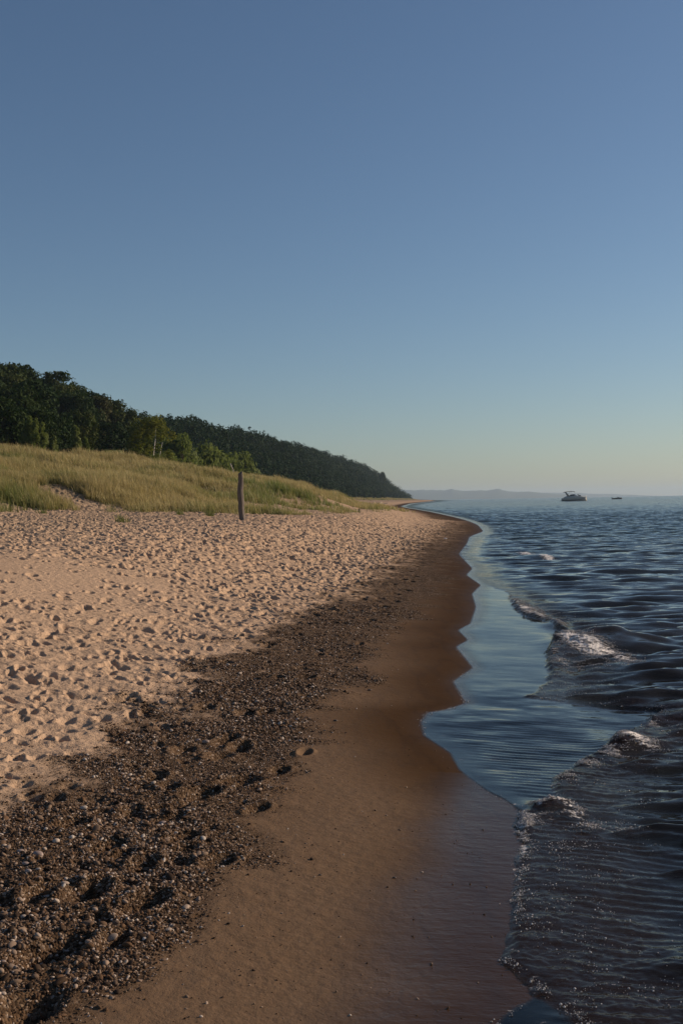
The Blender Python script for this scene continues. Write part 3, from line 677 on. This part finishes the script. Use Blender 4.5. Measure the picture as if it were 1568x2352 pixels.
# ------------------------------------------------------------------ trees
def foliage_mat(name, stops, trans=.25):
    m = NM(name); oi = m.n('ShaderNodeObjectInfo'); la = m.attr('leaf')
    f = m.math('ADD', m.math('MULTIPLY', oi.outputs['Random'], .6), m.math('MULTIPLY', la, .4))
    c = m.ramp(f, stops)
    b = m.pbr(Base_Color=c, Roughness=.75); m.set(b.inputs['Specular IOR Level'], .15)
    t = m.n('ShaderNodeBsdfTranslucent'); m.t.links.new(c, t.inputs[0]); x = m.n('ShaderNodeMixShader'); x.inputs[0].default_value = trans
    m.t.links.new(b.outputs[0], x.inputs[1]); m.t.links.new(t.outputs[0], x.inputs[2]); m.t.links.new(x.outputs[0], m.out.inputs[0]); return m.m
FG = foliage_mat('oak_foliage', [(0, (.008, .022, .004)), (.35, (.016, .036, .006)), (.65, (.030, .050, .008)), (.85, (.052, .066, .011)), (1, (.070, .070, .014))])
FFAR = foliage_mat('far_foliage', [(0, (.006, .022, .004)), (.5, (.012, .036, .006)), (1, (.026, .048, .009))])
FB = foliage_mat('birch_foliage', [(0, (.085, .115, .014)), (.5, (.15, .145, .016)), (.8, (.23, .17, .02)), (1, (.30, .19, .03))], .4)
FC = foliage_mat('poplar_foliage', [(0, (.075, .105, .020)), (.5, (.13, .165, .034)), (1, (.28, .31, .15))], .45)
FR = foliage_mat('russet_foliage', [(0, (.08, .06, .02)), (.6, (.16, .085, .03)), (1, (.22, .09, .035))], .3)
FRT = foliage_mat('turning_foliage', [(0, (.030, .040, .008)), (.6, (.060, .052, .014)), (1, (.085, .055, .016))])
FP = foliage_mat('pine_foliage', [(0, (.010, .022, .010)), (1, (.028, .045, .020))], .1)
BARK = simple('bark', (.06, .045, .035), .9); BIRCH = simple('birch_bark', (.62, .56, .50), .8)
def leaf_mesh(name, centers, rad, nper, leaf, rg, tall=1.0, up=.3):
    cs = np.repeat(centers, nper, 0); rs = np.repeat(rad, nper)
    d = rg.normal(size=(len(cs), 3)); d /= np.linalg.norm(d, axis=1)[:, None]
    rr_ = rs * rg.uniform(.55, 1.12, len(cs)); P = cs + d * rr_[:, None] * [1, 1, tall]
    nrm = d + rg.normal(0, .55, d.shape) + [0, 0, up]; nrm /= np.linalg.norm(nrm, axis=1)[:, None]
    t = np.cross(nrm, rg.normal(size=nrm.shape)); t /= np.linalg.norm(t, axis=1)[:, None]; b = np.cross(nrm, t)
    L = leaf * rg.uniform(.6, 1.4, len(cs))[:, None]
    V = np.stack([P - t * L, P - b * L * .55, P + t * L, P + b * L * .55], 1).reshape(-1, 3)
    k = np.arange(len(cs))[:, None] * 4
    me = np_mesh(name, V, k + [0, 1, 2, 3], False)
    cl = np.repeat(rg.uniform(0, 1, len(centers)), nper); lv = np.clip(.6 * cl + .4 * rg.uniform(0, 1, len(cs)), 0, 1)
    attr(me, 'leaf', np.repeat(lv, 4)); return me
def crown_blobs(rg, h, w, n, lo=.25, shape='round'):
    t = rg.uniform(0, 1, n)**.85; zz = h * (lo + (1 - lo) * t)
    if shape == 'round': r = w * .5 * np.sqrt(np.clip(1 - ((t - .42) / .62)**2, .04, 1))
    elif shape == 'column': r = w * .5 * np.clip((1 - t)**.7 + .04, .05, 1) * (.8 + .4 * rg.random(n))
    else: r = w * .5 * np.clip(1 - t, .06, 1)
    a = rg.uniform(0, 2 * PI, n); q = r * rg.uniform(.45, 1, n)
    c = np.stack([np.cos(a) * q, np.sin(a) * q, zz], 1)
    return c
def tree_proto(seed, h, w, n=34, leaf=.22, nper=60, shape='round', lo=.2, brad=None):
    rg = np.random.default_rng(seed); c = crown_blobs(rg, h, w, n, lo, shape)
    rb = (brad or w * .17) * rg.uniform(.6, 1.3, n)
    if shape == 'round': c[:, 2] = np.minimum(c[:, 2], h - rb * .8)
    me = leaf_mesh('crown', c, rb, nper, leaf, rg)
    bm = bmesh.new(); p = Vector((0, 0, -1)); r0 = h * .022
    for i in range(5):
        q = Vector((rg.normal(0, .03) * h * .3, rg.normal(0, .03) * h * .3, h * .17 * (i + 1))); limb(bm, p, q, r0 * (1 - .17 * i), r0 * (1 - .17 * (i + 1)), 6)
        if i >= 1:
            for _ in range(2):
                j = rg.integers(0, n); e = Vector(c[j]); limb(bm, q, q + (e - q) * .85, r0 * .35, r0 * .1, 5)
        p = q
    bmesh.ops.recalc_face_normals(bm, faces=bm.faces); tm = bpy.data.meshes.new('trunk'); bm.to_mesh(tm); bm.free()
    return me, tm
def put_tree(name, proto, loc, rz, sc, fm, bk, label, cat='tree', group=None, far=False):
    e = empty(name, loc, rz); e.scale = (sc[0], sc[0], sc[1])
    for part, me, mt in (('crown', proto[0], fm), ('trunk', proto[1], bk)):
        o = bpy.data.objects.new(part, me); COL.objects.link(o); o.parent = e
        if not me.materials: me.materials.append(mt)
    tag(e, label, cat, group); return e
OAKS = [tree_proto(100 + i, 9.3 + .3 * i, 8.0 + .4 * (i % 3), 54, .30, 84) for i in range(7)]
RUSS = [tree_proto(140 + i, 9.5, 7.0, 32, .30, 84) for i in range(2)]
PINES = []
for i in range(2):
    rg_ = np.random.default_rng(160 + i); c = []
    for k in range(11):
        zz = 3 + k * .95; r = (1 - k / 11.5) * 3.2 * rg_.uniform(.6, 1.1)
        for a in range(5): an = rg_.uniform(0, 6.28); c.append((math.cos(an) * r * .6, math.sin(an) * r * .6, zz))
    c = np.array(c); me = leaf_mesh('crown', c, np.full(len(c), .8), 46, .28, rg_, .45)
    bm = bmesh.new(); limb(bm, (0, 0, -1), (0, 0, 12.6), .24, .04, 6)
    tm = bpy.data.meshes.new('trunk'); bm.to_mesh(tm); bm.free(); PINES.append((me, tm))
# --- wood on the near bluff: 1 tree per spot
rt_ = np.random.default_rng(33)
cand = []
for yy in np.arange(146, 330, 5.2):
    for uu in np.arange(-.40, -.10, 4.6 / yy):
        y = yy + rt_.uniform(-1.8, 1.8); x = (uu + rt_.uniform(-1.6, 1.6) / yy) * y; s = XM(y) - x
        s0 = S0(y)
        if s < s0 - 1 or s > 125: continue
        z = macro(x, y); cand.append([x, y, z, s - s0])
cand = np.array(cand)
# keep what shows: test the crown top against nearer trees in screen columns
order = np.argsort(cand[:, 1]); sky = np.full(200, -1e9); keep = []
for i in order:
    x, y, z, ds = cand[i]; u0 = int((x / y + .42) / .6 * 200); w = max(1, int(3.4 / y / .6 * 200))
    top = (z + 9.5 - H) / y
    seg = sky[max(0, u0 - w):u0 + w + 1]
    if len(seg) == 0: continue
    if (top > seg + .0035).mean() > .3:
        keep.append(i); sky[max(0, u0 - w):u0 + w + 1] = np.maximum(seg, top)
cand = cand[keep]
print('bluff trees', len(cand), flush=True)
cand = cand[np.argsort(cand[:, 1])][:255]
BPOS = at_dist(352, 1072, 178)
for i, (x, y, z, ds) in enumerate(cand):
    if abs(x - BPOS[0]) < 5.5 and y < BPOS[1] + 6: continue
    edge_t = ds < 5
    if x / y > -.176: continue
    sc = rt_.uniform(.82, 1.18) * (.68 if edge_t else 1.0)
    r = rt_.random()
    if not edge_t and r < .025:
        put_tree('pine_tree', PINES[i % 2], (x, y, z), rt_.uniform(0, 6.28), (sc * .95, sc * 1.0), FP, BARK, 'dark pointed pine rising among the leafy trees of the near bluff', group='pines in the wood on the near bluff')
    elif r > .93:
        put_tree('broadleaf_tree', RUSS[i % 2], (x, y, z), rt_.uniform(0, 6.28), (sc, sc), FRT, BARK, 'leafy tree turning russet in the wood on the near bluff', group='russet trees in the wood on the near bluff')
    else:
        put_tree('broadleaf_tree', OAKS[i % 7], (x, y, z), rt_.uniform(0, 6.28), (sc, sc * rt_.uniform(.9, 1.12)), FG, BARK, 'dark green broad crowned tree in the wood on the near bluff', group='trees in the wood on the near bluff')
# --- birch
rgb = np.random.default_rng(9); hb_ = 118 / F * BPOS[1]
c = crown_blobs(rgb, hb_, hb_ * .95, 76, .10); me = leaf_mesh('crown', c, .75 * rgb.uniform(.7, 1.3, 76), 90, .17, rgb)
bm = bmesh.new()
pts = [(-.1, 0, -.6), (.0, -.2, hb_ * .2), (.25, -.3, hb_ * .42), (.5, -.3, hb_ * .62), (.6, -.1, hb_ * .9)]
for a, b, r0 in zip(pts[:-1], pts[1:], (.13, .11, .09, .06)): limb(bm, a, b, r0, r0 * .8, 7)
limb(bm, (.3, -.2, -.5), (1.1, -.4, hb_ * .25), .09, .07, 6); limb(bm, (1.1, -.4, hb_ * .25), (1.6, -.2, hb_ * .55), .07, .03, 6)
tm = bpy.data.meshes.new('trunk'); bm.to_mesh(tm); bm.free()
bz_ = float(macro(BPOS[0], BPOS[1]))
put_tree('birch_tree', (me, tm), (BPOS[0], BPOS[1], bz_), 0, (1, 1), FB, BIRCH, 'yellowing birch with white trunk at the edge of the wood')
print('birch z want', BPOS[2], 'ground', bz_, flush=True)
# --- upright poplars and bushes before the wood
def place_px(px, py, Y): p = at_dist(px, py, Y); return p[0], p[1], float(macro(p[0], p[1]))
for k, (px_, top, base, wpx, Y, lb, fm) in enumerate([
    (176,955,1050,26,150,'tall narrow poplar with silvery tip, left of a shorter twin',FC), (198,983,1052,22,146,'shorter narrow poplar just right of the tall narrow one',FC),
    (75,952,1048,70,142,'broad many stemmed poplar clump with silvery tips at the grass edge',FC), (22,965,1045,50,150,'grey green poplar near the left edge before the wood',FC), (112,985,1050,40,146,'low bushy poplar between the broad clump and the narrow pair',FC)]):
    x, y, z = place_px(px_, base, Y); h = max(3.0, (base - top + 6) / F * Y * 1.0); w = wpx / F * Y
    rg_ = np.random.default_rng(500 + k); n = int(26 + w * 6)
    if wpx < 30: c = crown_blobs(rg_, h, w, 34, .02, 'column'); rb = np.full(34, w * .2)
    else:
        c = []
        for q in range(5 + k % 3):
            ox = rg_.uniform(-.42, .42) * w; hh2 = h * rg_.uniform(.62, 1.0) if q else h
            cc = crown_blobs(rg_, hh2, w * .36, 14, .02, 'column'); cc[:, 0] += ox * (1 if q else .1); cc[:, 1] += rg_.uniform(-.3, .3) * w; c.append(cc)
        c = np.concatenate(c); rb = np.full(len(c), w * .085)
    me = leaf_mesh('crown', c, rb, 60, .15, rg_, 1.5)
    bm = bmesh.new(); limb(bm, (0, 0, -.6), (0, 0, h * .5), .1, .07, 6); limb(bm, (0, 0, h * .5), (0, 0, h * .95), .07, .02, 6)
    for q in range(4): a = rg_.uniform(0, 6.28); limb(bm, (0, 0, h * .12 * q), (math.cos(a) * w * .3, math.sin(a) * w * .3, h * (.3 + .12 * q)), .05, .02, 5)
    tm = bpy.data.meshes.new('trunk'); bm.to_mesh(tm); bm.free()
    put_tree('poplar_tree', (me, tm), (x, y, z), 0, (1, 1), fm, BARK, lb)
SHR = [tree_proto(600 + i, 2.6, 3.2, 14, .17, 70, 'round', .05, .6) for i in range(4)]
RS = [tree_proto(620 + i, 1.8, 2.6, 10, .16, 70, 'round', .05, .5) for i in range(2)]
for k in range(44):
    px_ = 225 + k * 8.2 + rt_.uniform(-3, 3); Y = float(np.interp(px_, [200, 350, 480, 600], [158, 186, 232, 300])) + rt_.uniform(-8, 5)
    x, y, z = place_px(px_, 1060, Y); sc = rt_.uniform(.7, 1.35) * Y / 180
    red = (k % 7 == 1) or k == 5
    put_tree('shrub', (RS if red else SHR)[k % 2 if red else k % 4], (x, y, z), rt_.uniform(0, 6), (sc * (1.2 if px_ > 385 else 1), sc * rt_.uniform(.8, 1.2) * (1.9 if px_ > 385 and not red else 1)), FR if red else FC, BARK,
             'low russet bush where the wood meets the dune grass' if red else 'low green bush where the wood meets the dune grass', 'shrub', 'russet bushes along the wood edge' if red else 'green bushes along the wood edge')
# --- far wood as one mass
rf = np.random.default_rng(77); cs = []; rad = []
ptsf = []
for yy in np.geomspace(300, 1750, 150):
    st = max(6.0, yy * .0105)
    for s in np.arange(40, 118, st):
        y = yy + rf.uniform(-.5, .5) * yy * .012; sj = s + rf.uniform(-.4, .4) * st
        s0 = S0(y)
        if sj < s0 - rf.uniform(0, 3): continue
        if 960 < y < 1120 and sj < s0 + 9: continue
        x = float(XM(y)) - sj
        if x / y < -.42: continue
        ptsf.append((x, y, float(macro(x, y)), st, sj - s0))
ptsf = np.array(ptsf); print('far trees', len(ptsf), flush=True)
Cc = []; Rr = []; Lf = []
for x, y, z, st, ds in ptsf:
    hgt = rf.uniform(8, 13) * (.65 if ds < 6 else 1) * (.55 if y > 1450 else 1); w = max(7.5, st * 1.25) * rf.uniform(.8, 1.2)
    if y < 400: hgt *= .78
    elif rf.random() < .02: hgt *= 1.3; w *= .75
    n = 15; t = rf.uniform(0, 1, n); a = rf.uniform(0, 6.28, n); q = w * .5 * np.sqrt(np.clip(1 - ((t - .4) / .63)**2, .05, 1)) * rf.uniform(.3, 1, n)
    Cc.append(np.stack([x + np.cos(a) * q, y + np.sin(a) * q, z + hgt * (.12 + .78 * t)], 1)); Rr.append(np.full(n, w * .19) * rf.uniform(.6, 1.3, n)); Lf.append(np.full(n, .30 + y * .0004))
Cc = np.concatenate(Cc); Rr = np.concatenate(Rr); Lf = np.concatenate(Lf)
nper = 20; me = leaf_mesh('far_wood', Cc, Rr, nper, 1.0, rf)
# scale leaves per distance around their centres
v = np.empty(len(me.vertices) * 3, dtype=np.float32); me.vertices.foreach_get('co', v); v = v.reshape(-1, 4, 3)
cen = v.mean(1, keepdims=True); v = cen + (v - cen) * np.repeat(Lf, nper)[:, None, None]; me.vertices.foreach_set('co', v.ravel()); me.update()
fo_ = link('far_wood', me, None, FFAR); tag(fo_, 'dark green wood covering the far bluff along the shore', 'woodland', kind='stuff')
# lone pines on the far skyline
for px_, py_, Y, sc, lb in [(738,1046,900,1.1,'small round topped tree standing out on the far ridge skyline'), (878,1079,1250,1.4,'dark round topped tree near the end of the far ridge'), (550,982,600,1.0,'rounded tree standing out above the far ridge left of centre')]:
    p = at_dist(px_, py_, Y); g = float(macro(p[0], p[1])); k = (p[2] - g) / 10.5
    put_tree('broadleaf_tree', OAKS[0], (p[0], p[1], g), 1, (min(k, 1.0) * sc * .6, k), FG, BARK, lb)
# leaning bare snag above the grass, left of the post
p = at_dist(536, 1088, 110); bm = bmesh.new(); limb(bm, (.1, 0, -1.5), (0, 0, .35), .04, .04, 6); limb(bm, (0, 0, .35), (-.28, 0, 1.0), .04, .05, 6)
o = bm_obj('dead_stem', bm, PALE); o.location = p; tag(o, 'pale dead stem leaning above the dune grass just left of the post', 'dead stem')

# ------------------------------------------------------------------ cabin in the far clearing
x, y, z = [float(q) for q in (*at_dist(877, 1126, 1000)[:2], macro(*at_dist(877, 1126, 1000)[:2]))]
zt = at_dist(877, 1127, 1000)[2]
e = empty('cabin', (x, y, z + .5)); tag(e, 'tiny white cabin with reddish roof in the clearing on the far bluff', 'cabin')
def box(bm, c, s):
    r = bmesh.ops.create_cube(bm, size=1); 
    for v in r['verts']: v.co = Vector((v.co.x * s[0] + c[0], v.co.y * s[1] + c[1], v.co.z * s[2] + c[2]))
bm = bmesh.new(); box(bm, (0, 0, .8), (2.6, 3, 2.6)); bm_obj('wall', bm, simple('white_paint', (.8, .78, .75), .6), e, False)
bm = bmesh.new(); vs = [bm.verts.new(q) for q in ((-1.6, -1.8, 2.1), (1.6, -1.8, 2.1), (0, -1.8, 3.3), (-1.6, 1.8, 2.1), (1.6, 1.8, 2.1), (0, 1.8, 3.3))]
for f in ((0, 1, 2), (5, 4, 3), (0, 2, 5, 3), (1, 4, 5, 2), (0, 3, 4, 1)): bm.faces.new([vs[i] for i in f])
bm_obj('roof', bm, simple('roof_red', (.25, .10, .07), .8), e, False)
bm = bmesh.new(); box(bm, (0, -1.52, .6), (.8, .05, .9)); bm_obj('window', bm, simple('dark_glass', (.03, .035, .04), .15), e, False)

# ------------------------------------------------------------------ far hills across the bay
def hill_sheet(name, dist, pts, seed, depth=1600):
    xs = np.linspace(pts[0][0], pts[-1][0], 260); top = np.interp(xs, [p[0] for p in pts], [p[1] for p in pts])
    V = []; nd = 14
    for j in range(nd):
        t = j / (nd - 1); Yd = dist + depth * t
        prof_ = math.sin(min(1, t * 1.35) * PI / 2) * (1 if t < .75 else (1 - t) / .25 * .8 + .2)
        for i, (px_, py_) in enumerate(zip(xs, top)):
            p = at_dist(px_, py_, dist + depth * .6); base = max(0, p[2])
            n = float(fbm(np.array([px_ / 26.]), np.array([t * 2.]), seed, 4)[0]) * .28
            V.append((p[0] / p[1] * Yd, Yd, max(-3, base * (prof_ * (1 + n)) - (4 if t == 0 else 0))))
    me = np_mesh(name, np.array(V), grid_faces(nd, len(xs))); return me
HM = NM('far_hill_wood'); HM.pbr(Base_Color=HM.mix(HM.noise(.01, 4), (.03, .05, .02), (.06, .08, .035)), Roughness=.95)
h1_ = link('hills', hill_sheet('hills', 9500, [(800,1127),(900,1127),(955,1126),(991,1123.5),(1040,1125),(1088,1127.5),(1125,1125),(1147,1124),(1180,1129),(1205,1127),(1240,1132),(1290,1136),(1340,1140),(1400,1147)], 5), None, HM.m); tag(h1_, kind='structure')
h2_ = link('hills', hill_sheet('hills', 12500, [(1080,1131),(1160,1130),(1225,1131),(1300,1132),(1360,1133.5),(1440,1136),(1520,1139),(1600,1143)], 9), None, HM.m); tag(h2_, kind='structure')

# ------------------------------------------------------------------ boats
def loft(bm, secs, close=True):
    rows = [[bm.verts.new(p) for p in s] for s in secs]
    for a, b in zip(rows[:-1], rows[1:]):
        for i in range(len(a) - 1): bm.faces.new((a[i], a[i + 1], b[i + 1], b[i]))
    if close:
        bm.faces.new(rows[0][::-1]); bm.faces.new(rows[-1])
HULLW = simple('boat_gelcoat', (.42, .42, .38), .25); HULLD = simple('boat_dark_stripe', (.04, .045, .06), .3); CANV = simple('boat_canvas', (.015, .015, .018), .8); GLASS = simple('boat_glass', (.03, .04, .05), .08); METAL = simple('boat_rail', (.4, .4, .4), .3)
def cruiser(p, L):
    e = empty('motor_cruiser', p, 0); tag(e, 'white motor cruiser with dark canopy anchored on the water, bow to the right', 'motor boat')
    k = L / 12.0
    def sec(x, w, zk, zd): return [(x, -w, zd), (x, -w * .93, zd * .45), (x, -w * .78, .0), (x, 0, zk), (x, w * .78, 0), (x, w * .93, zd * .45), (x, w, zd)]
    bm = bmesh.new(); loft(bm, [sec(-5.9, 1.6, -.35, 1.25), sec(-5.0, 1.85, -.45, 1.55), sec(-2, 1.95, -.5, 1.65), sec(1, 1.9, -.45, 1.75), sec(3.2, 1.5, -.3, 1.85), sec(4.8, .85, 0, 1.95), sec(5.8, .15, 1.0, 2.05)])
    bm_obj('hull', bm, HULLW, e)
    bm = bmesh.new()
    for sgn in (-1, 1): loft(bm, [[(-5.7, sgn * 1.75, .30), (-5.7, sgn * 1.82, .55)], [(-2, sgn * 1.98, .32), (-2, sgn * 2.01, .58)], [(2, sgn * 1.84, .5), (2, sgn * 1.9, .75)], [(4.6, sgn * .95, .95), (4.6, sgn * .99, 1.15)]], False)
    bm_obj('hull_stripe', bm, HULLD, e)
    bm = bmesh.new()
    def dk(x, w, z0, z1): return [(x, -w, z0), (x, -w * .8, z1), (x, 0, z1 + .1), (x, w * .8, z1), (x, w, z0)]
    loft(bm, [dk(-4.9, 1.7, 1.5, 1.75), dk(-3.6, 1.65, 1.6, 2.3), dk(-1.6, 1.55, 1.65, 2.75), dk(.2, 1.4, 1.7, 2.85), dk(1.6, 1.2, 1.75, 2.45), dk(3.4, .9, 1.8, 2.15), dk(5.2, .3, 1.9, 2.02)])
    bm_obj('cabin', bm, HULLW, e)
    bm = bmesh.new(); loft(bm, [[(.2, -1.25, 2.7), (-.5, -1.1, 3.25)], [(1.3, 0, 2.6), (.3, 0, 3.3)], [(.2, 1.25, 2.7), (-.5, 1.1, 3.25)]], False); loft(bm, [[(-2, -1.5, 2.5), (-2, -1.35, 3.0)], [(.2, -1.28, 2.7), (-.5, -1.12, 3.25)]], False); loft(bm, [[(-2, 1.5, 2.5), (-2, 1.35, 3.0)], [(.2, 1.28, 2.7), (-.5, 1.12, 3.25)]], False)
    bm_obj('windshield', bm, GLASS, e)
    bm = bmesh.new()
    for sgn in (-1, 1): loft(bm, [[(-2.2, sgn * 1.5, 2.3), (-3.1, sgn * 1.5, 2.3), (-3.1, sgn * 1.38, 2.3), (-2.2, sgn * 1.38, 2.3)], [(-3.7, sgn * 1.3, 4.2), (-4.3, sgn * 1.3, 4.2), (-4.3, sgn * 1.2, 4.2), (-3.7, sgn * 1.2, 4.2)]])
    box(bm, (-4.0, 0, 4.25), (.7, 2.6, .14)); bm_obj('radar_arch', bm, HULLW, e)
    bm = bmesh.new()
    def cn(x, z): return [(x, -1.35, z - .14), (x, -.7, z), (x, .7, z), (x, 1.35, z - .14), (x, 1.3, z - .26), (x, -1.3, z - .26)]
    loft(bm, [cn(-4.9, 4.36), cn(-3.6, 4.55), cn(-1.6, 4.75), cn(-.2, 4.6), (cn(.3, 4.45))]); bm_obj('canopy', bm, CANV, e)
    for sgn in (-1, 1): bm = bmesh.new(); limb(bm, (-3.9, sgn * 1.2, 3.0), (-1.0, sgn * 1.3, 4.5), .03, .03, 5); bm_obj('canopy_strut', bm, METAL, e)
    bm = bmesh.new()
    for sgn in (-1, 1):
        pr = None
        for x in np.linspace(1.6, 5.9, 7):
            w = max(.05, 1.65 * (1 - ((x - 1) / 5.2)**2)) * sgn; q = (x, w, 2.5 + .02 * x); limb(bm, (x, w, 1.8), q, .02, .02, 4)
            if pr: limb(bm, pr, q, .02, .02, 4)
            pr = q
    bm_obj('bow_rail', bm, METAL, e)
    bm = bmesh.new(); loft(bm, [[(2.2, -.45, 2.35), (2.9, -.45, 2.3), (2.2, .45, 2.35)], [(1.35, -.4, 3.25), (1.5, -.4, 3.3), (1.35, .4, 3.25)]]); loft(bm, [[(2.0, -.4, 2.5), (3.1, -.4, 2.35), (3.1, .4, 2.35), (2.0, .4, 2.5)], [(2.1, -.35, 2.95), (3.0, -.3, 2.7), (3.0, .3, 2.7), (2.1, .35, 2.95)]]); bm_obj('open_hatch', bm, CANV, e, False)
    bm = bmesh.new(); box(bm, (-6.3, 0, .35), (.9, 3.0, .12)); bm_obj('swim_platform', bm, HULLW, e, False)
    e.scale = (k, k, k); e.rotation_euler = (0, 0, R(-6)); return e
p = unproj(1318, 1151, 0); cruiser((p[0], p[1], 0), 58.5 / F * p[1] * 1.0)
print('cruiser', p)
p = unproj(1416, 1146.6, 0); k = 22 / F * p[1] / 6.0
e = empty('small_motorboat', (p[0], p[1], 0)); tag(e, 'small low dark open motorboat farther out right of the cruiser', 'motor boat')
def sec(x, w, zk, zd): return [(x, -w, zd), (x, -w * .8, .05), (x, 0, zk), (x, w * .8, .05), (x, w, zd)]
bm = bmesh.new(); loft(bm, [sec(-3, .9, -.2, .75), sec(-1, 1.05, -.25, .8), sec(1.4, .9, -.15, .9), sec(3, .1, .5, 1.05)]); bm_obj('hull', bm, simple('dark_hull', (.06, .065, .075), .4), e)
bm = bmesh.new(); box(bm, (.9, 0, 1.1), (.5, 1.0, .5)); bm_obj('console', bm, HULLD, e, False)
bm = bmesh.new(); box(bm, (-3.15, 0, .95), (.4, .45, .7)); limb(bm, (-3.2, 0, .7), (-3.25, 0, -.4), .09, .06, 6); bm_obj('outboard_motor', bm, CANV, e, False)
e.scale = (k, k, k)
# seated person in the small boat: one skinned body
def person(loc, k):
    me = bpy.data.meshes.new('person')
    V = [(0, 0, 0), (0, 0, .22), (0, 0, .45), (0, 0, .58), (.02, 0, .72), (0, .1, 0), (.42, .12, .05), (.45, .12, -.38), (.58, .12, -.42), (0, -.1, 0), (.42, -.12, .05), (.45, -.12, -.38), (.58, -.12, -.42),
         (0, .19, .47), (.1, .24, .22), (.34, .18, .22), (0, -.19, .47), (.1, -.24, .22), (.34, -.18, .22)]
    E = [(0, 1), (1, 2), (2, 3), (3, 4), (0, 5), (5, 6), (6, 7), (7, 8), (0, 9), (9, 10), (10, 11), (11, 12), (2, 13), (13, 14), (14, 15), (2, 16), (16, 17), (17, 18)]
    me.from_pydata(V, E, []); o = link('person', me, None, simple('person_clothes', (.10, .06, .05), .8))
    sk = o.modifiers.new('skin', 'SKIN'); rad = [.13, .12, .14, .055, .105, .09, .07, .05, .04, .09, .07, .05, .04, .06, .045, .035, .06, .045, .035]
    for v, r in zip(me.skin_vertices[0].data, rad): v.radius = (r, r)
    me.skin_vertices[0].data[0].use_root = True
    sd = o.modifiers.new('smooth', 'SUBSURF'); sd.levels = 1; sd.render_levels = 1
    o.location = loc; o.scale = (k, k, k); tag(o, 'person in dark clothes sitting in the small dark motorboat', 'person')
person((p[0] + .15 * k, p[1], 1.0 * k), k * 1.05)

# ------------------------------------------------------------------ air
bm = bmesh.new(); box(bm, (0, 7000, 45), (34000, 19000, 150)); hz = bm_obj('haze', bm, None, None, False) if False else None
bm2 = bmesh.new(); box(bm2, (0, 7500, 50), (34000, 17000, 132))
me = bpy.data.meshes.new('haze'); bm2.to_mesh(me); bm2.free(); bm.free()
hz = link('haze', me); tag(hz, 'pale blue evening haze in the air over the lake', 'haze', kind='stuff')
m = NM('haze_air'); pv = m.n('ShaderNodeVolumePrincipled'); pv.inputs['Color'].default_value = (.64, .82, 1, 1); pv.inputs['Density'].default_value = 0.85e-4; pv.inputs['Anisotropy'].default_value = .2
m.t.links.new(pv.outputs[0], m.out.inputs['Volume']); me.materials.append(m.m)

# ------------------------------------------------------------------ light
SUN_AZ, SUN_EL = 70.0, 21.0      # azimuth measured clockwise from the view direction (+y)
w = bpy.data.worlds.new('World'); S.world = w; w.use_nodes = True; nt = w.node_tree
bg = nt.nodes['Background']; sk = nt.nodes.new('ShaderNodeTexSky'); sk.sky_type = 'NISHITA'; sk.sun_disc = False
sk.sun_elevation = R(SUN_EL); sk.sun_rotation = R(SUN_AZ); sk.air_density = 1.0; sk.dust_density = .6; sk.ozone_density = 3.4; sk.altitude = 180
nt.links.new(sk.outputs[0], bg.inputs[0]); bg.inputs[1].default_value = .080
sl = bpy.data.lights.new('sun', 'SUN'); so = bpy.data.objects.new('sun', sl); COL.objects.link(so)
sl.energy = 4.9; sl.angle = R(.6); sl.color = (1, .79, .59)
d = Vector((math.sin(R(SUN_AZ)) * math.cos(R(SUN_EL)), math.cos(R(SUN_AZ)) * math.cos(R(SUN_EL)), math.sin(R(SUN_EL))))
so.rotation_euler = d.to_track_quat('Z', 'Y').to_euler()
S.view_settings.view_transform = 'Standard'; S.view_settings.look = 'None'; S.view_settings.exposure = 0; S.view_settings.gamma = 1
S.render.engine = 'CYCLES'; S.cycles.transparent_max_bounces = 24; S.cycles.volume_bounces = 0; S.cycles.max_bounces = 6
